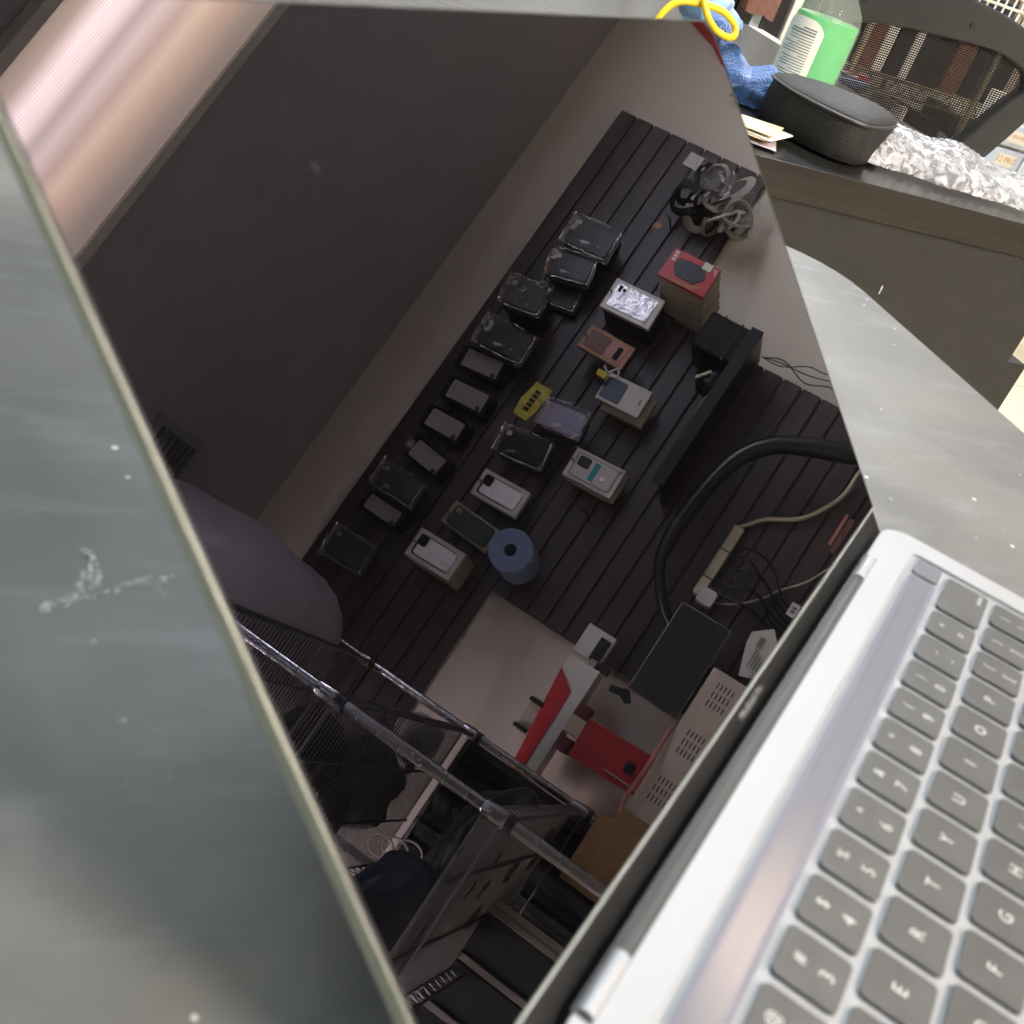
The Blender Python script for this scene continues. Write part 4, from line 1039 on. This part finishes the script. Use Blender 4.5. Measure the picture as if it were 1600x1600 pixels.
# small packets
t = thing('packet_pile', 'small pile of gold and silver sleeves on the desk edge left of the pouch', 'packets', (.80, -.43, .796))
for q, (dx_, dy_, rot, mt_) in enumerate(((0, 0, 12, 'silver'), (.004, .004, 4, 'gold'), (.0, -.004, -8, 'paperb'), (.006, .0, 2, 'gold'))):
    m_ = MB().box(-.034, .034, -.020, .020, 0, .0010, .0003); crumple(m_, .003, 30, q)
    m_.xf(Matrix.Translation((.800 + dx_, -.424 + dy_, .7975 + q * .0024)) @ Matrix.Rotation(R(rot - 40), 4, 'Z') @ Matrix.Rotation(R(3 * (q % 2)), 4, 'Y')).obj('sleeve', mt_, t)

# bubble wrap sheet
b = bmesh.new(); NX, NY = 90, 170
gv = []
for i in range(NX + 1):
    rowv = []
    for j in range(NY + 1):
        u, v = i / NX, j / NY
        y = -.548 - v * .30 + .008 * noise.noise(Vector((u * 4, 0, 1)))
        front = .806 - .044 * min(1, v * 1.15) + .010 * noise.noise(Vector((v * 9, 2, 0)))
        x = front + u * (.17 - .05 * v)
        env = math.sin(math.pi * min(1, max(0, u))) ** .5 * (1 - v * .62)
        z = .799 + env * (.033 + .010 * noise.noise(Vector((u * 2.5, v * 6, 3))) + .004 * noise.noise(Vector((u * 6, v * 16, 5))))
        # bubbles
        bxx = math.sin(x * 700) * math.sin(y * 700)
        z += .0010 * max(0, bxx)
        rowv.append(b.verts.new((x, y, max(z, .7968))))
    gv.append(rowv)
for i in range(NX):
    for j in range(NY): b.faces.new((gv[i][j], gv[i + 1][j], gv[i + 1][j + 1], gv[i][j + 1]))
m_ = MB(); m_.join(b); solo(m_, 'bubble_wrap', 'bubble', 'crumpled clear bubble wrap sheet on the dark desk right of the pouch', 'bubble wrap', ang=180)

# ------------------------------------------------------------------ mesh office chair behind the desk
t = thing('office_chair', 'black office chair with see-through mesh back behind the desk', 'office chair', (1.75, -1.2, 0))
outer = [(-.975, .62), (-.955, .80), (-.965, .885), (-1.02, .905), (-1.12, .918), (-1.23, .925), (-1.34, .915), (-1.44, .885), (-1.462, .83), (-1.440, .775), (-1.405, .690), (-1.36, .60), (-1.30, .55), (-1.05, .55)]
inner = [(-1.018, .63), (-1.005, .79), (-1.012, .825), (-1.045, .838), (-1.12, .848), (-1.23, .856), (-1.34, .862), (-1.40, .845), (-1.412, .82), (-1.395, .790), (-1.352, .700), (-1.31, .62), (-1.27, .59), (-1.07, .59)]
def curvex(y): return 1.60 + .10 * (1 - ((y + 1.2) / .25) ** 2) * .6
OO = spline(outer, 4); II = spline(inner, 4)
b = bmesh.new(); rr_ = []
for L_, dx_ in ((OO, -.006), (OO, .022), (II, .022), (II, -.006)):
    rr_.append([b.verts.new((curvex(p.x) + dx_, p.x, p.y)) for p in L_])
for a_, b_ in zip(rr_, rr_[1:] + rr_[:1]):
    for k in range(len(OO)): b.faces.new((a_[k], a_[(k + 1) % len(OO)], b_[(k + 1) % len(OO)], b_[k]))
m_ = MB(); m_.join(b); fo = m_.obj('back_frame', 'chairframe', t, ang=60)
bv = fo.modifiers.new('b', 'BEVEL'); bv.width = .004; bv.segments = 3; bv.limit_method = 'ANGLE'
b = bmesh.new(); I2 = [Vector((-1.2, .73)) + (p - Vector((-1.2, .73))) * 1.03 for p in II]
rings = []
for s_ in (1, .8, .6, .4, .2, .02):
    rings.append([b.verts.new((curvex(-1.2 + (p.x + 1.2) * s_) + .010, -1.2 + (p.x + 1.2) * s_, .73 + (p.y - .73) * s_)) for p in I2])
for a_, b_ in zip(rings, rings[1:]):
    for k in range(len(I2)): b.faces.new((a_[k], a_[(k + 1) % len(I2)], b_[(k + 1) % len(I2)], b_[k]))
b.faces.new(rings[-1])
m_ = MB(); m_.join(b); m_.obj('mesh_back', 'mesh', t, ang=60)
for (y, z) in ((-1.27, .888), (-1.03, .872)):
    MB().cyl((curvex(y) - .0085, y, z), (curvex(y) - .005, y, z), .005, 12).obj('screw', 'dark', t)
MB().box(1.63, 2.10, -1.44, -.98, .43, .50, .03, 4).obj('seat', 'blackmatte', t)
MB().cyl((1.87, -1.2, .12), (1.87, -1.2, .43), .03).obj('column', 'black', t)
for k in range(5):
    a = R(72 * k + 20); MB().tube([(1.87, -1.2, .13), (1.87 + .28 * math.cos(a), -1.2 + .28 * math.sin(a), .08)], [.025, .015], 10, smooth=False).obj('base_leg', 'black', t)
    MB().cyl((1.87 + .28 * math.cos(a) - .012, -1.2 + .28 * math.sin(a), .031), (1.87 + .28 * math.cos(a) + .012, -1.2 + .28 * math.sin(a), .031), .03, 16).obj('caster', 'black', t)
MB().tube([(1.66, -1.44, .60), (1.66, -1.47, .50), (1.75, -1.46, .44)], .015, 10).obj('back_bracket', 'black', t)

# low counter behind cloth
t = thing('low_counter', 'grey counter with blue rail and pink strip along its edge', 'counter', (2.1, -.95, 0))
MB().box(1.90, 2.35, -1.30, -.2, 0, .705, .002).obj('counter_body', 'greybench', t)
MB().tube([(1.895, -1.30, .712), (1.895, -.2, .712)], .011, 10, smooth=False).obj('blue_rail', 'bluerail', t)
MB().box(1.893, 1.905, -1.30, -1.02, .722, .732).obj('pink_strip', 'pink', t)

# storage rack against the right wall with goods
t = thing('goods_rack', 'chrome storage rack against the cream wall, seen through the chair mesh', 'wire rack', (3.05, -1.9, 0))
for (x, y) in ((2.8, -1.35), (2.8, -2.34), (2.8, -2.30 + .42), (3.25, -1.35), (3.25, -2.34)):
    MB().cyl((x, y, 0), (x, y, 1.7), .0125, 14).obj('post', 'shelfchrome', t)
for z in (.30, .635, 1.02, 1.4):
    r_ = MB()
    for dz_ in (0, -.04): r_.tube([(2.8, -1.3, z + dz_), (2.8, -2.55, z + dz_)], .004, 6, smooth=False)
    r_.tube([(2.8, -1.3 - k * .025, z - (.04 if k % 2 else 0)) for k in range(51)], .003, 5, smooth=False)
    for k in range(40): r_.tube([(2.8, -1.3 - k * .032, z), (3.26, -1.3 - k * .032, z)], .002, 4, smooth=False)
    r_.obj('shelf', 'shelfchrome', t)
gcol = ['card', 'black', 'cardedge', 'bin', 'rustpack', 'black', 'blackmatte', 'navy', 'blackmatte', 'paperb', 'black']
words = {'rustpack': 'red brown', 'card': 'white', 'black': 'black', 'cardedge': 'beige', 'bin': 'pale blue', 'bluebit': 'blue', 'white': 'off-white', 'blackmatte': 'charcoal', 'navy': 'navy', 'tan': 'tan', 'paperb': 'cream'}
rg = random.Random(8)
lv = {.30: 'low', .635: 'waist high', 1.02: 'upper'}
for z in (.30, .635, 1.02):
    y = -1.33; idx = 0
    while y > -2.50:
        mt_ = rg.choice(gcol); wd = rg.uniform(.018, .035) if mt_ in ('card', 'paperb', 'cardedge', 'bin') else rg.uniform(.03, .075); hh = rg.uniform(.14, .30); idx += 1
        m_ = MB().box(2.815, 2.815 + rg.uniform(.12, .3), y - wd, y, z + .005, z + .005 + hh, .002)
        solo(m_, 'stock_box', mt_, '%s box, number %d from left, %s shelf of goods rack' % (words[mt_], idx, lv[z]), 'box', 'boxes on the goods rack'); y -= wd + rg.uniform(.002, .010)
for q, y in enumerate((-1.47, -1.50, -1.53)):
    solo(crumple(MB().prism(rrect(y - .026, y, .69, .80, .006, 3), 2.76, 2.80, 'x', .003), .01, 40, q), 'red_packet', 'rustpack', 'red brown packet hanging on the goods rack, %s one' % ['left', 'middle', 'right'][q], 'packet', 'red brown packets on the rack')
solo(MB().box(2.75, 2.78, -1.26, -1.19, .50, .80, .003), 'white_post', 'white', 'white upright board behind the laptop lid, left of the yellow cable', 'board')
t = thing('wire_basket', 'cream wire basket with dark gaps at the top right above the chair', 'basket', (3.0, -2.3, .86))
m_ = MB()
for k in range(14): m_.tube([(2.78, -2.08 - k * .03, .93), (2.78, -2.08 - k * .03, .86), (3.0, -2.08 - k * .03, .86)], .0035, 5, smooth=False)
for z in (.865, .90, .93): m_.tube([(2.78, -2.06, z), (2.78, -2.55, z)], .004, 5, smooth=False)
m_.obj('wires', 'drawerframe', t)

# label drawers
t = thing('parts_drawers', 'white cabinet of frosted drawers with handwritten model labels', 'drawer cabinet', (2.55, -2.4, 0))
y0_, zb = -2.135, .505
MB().box(2.43, 2.52, -2.60, y0_ + .003, 0, .47, .003).obj('cabinet_base', 'greybench', t)
MB().box(2.43, 2.52, -2.60, y0_ + .003, .471, .72, .003).obj('cabinet_body', 'drawerframe', t)
labs = {(0, 1): '12 PRO', (0, 2): '11 PROMAX', (0, 0): '12', (1, 0): '13', (1, 1): '13 PRO', (1, 2): '12 MINI', (0, 3): '11 PRO', (1, 3): '11'}
for i in range(2):
    for j in range(5):
        ya_ = y0_ - .005 - i * .115; z = .482 + j * .062
        if z > .66: continue
        d = MB().box(2.405, 2.4295, ya_ - .108, ya_, z, z + .055, .003).obj('drawer', 'bin', t)
        lw = MB().box(2.4025, 2.4045, ya_ - .085, ya_ - .022, z + .012, z + .043).obj('drawer_label', 'paperb', d)
        s_ = labs.get((i, j))
        if s_:
            m_ = MB(); m_.join(text_bm(s_, .021 if len(s_) < 7 else .013, .0002), Matrix.Translation((2.4020, ya_ - .0535, z + .028)) @ Matrix.Rotation(R(-90), 4, 'Z') @ Matrix.Rotation(R(90), 4, 'X'))
            m_.obj('label_writing', 'orangeprint', lw, smooth=False)

# render hints
sc.render.engine = 'CYCLES'
sc.cycles.max_bounces = 10
sc.cycles.transparent_max_bounces = 12
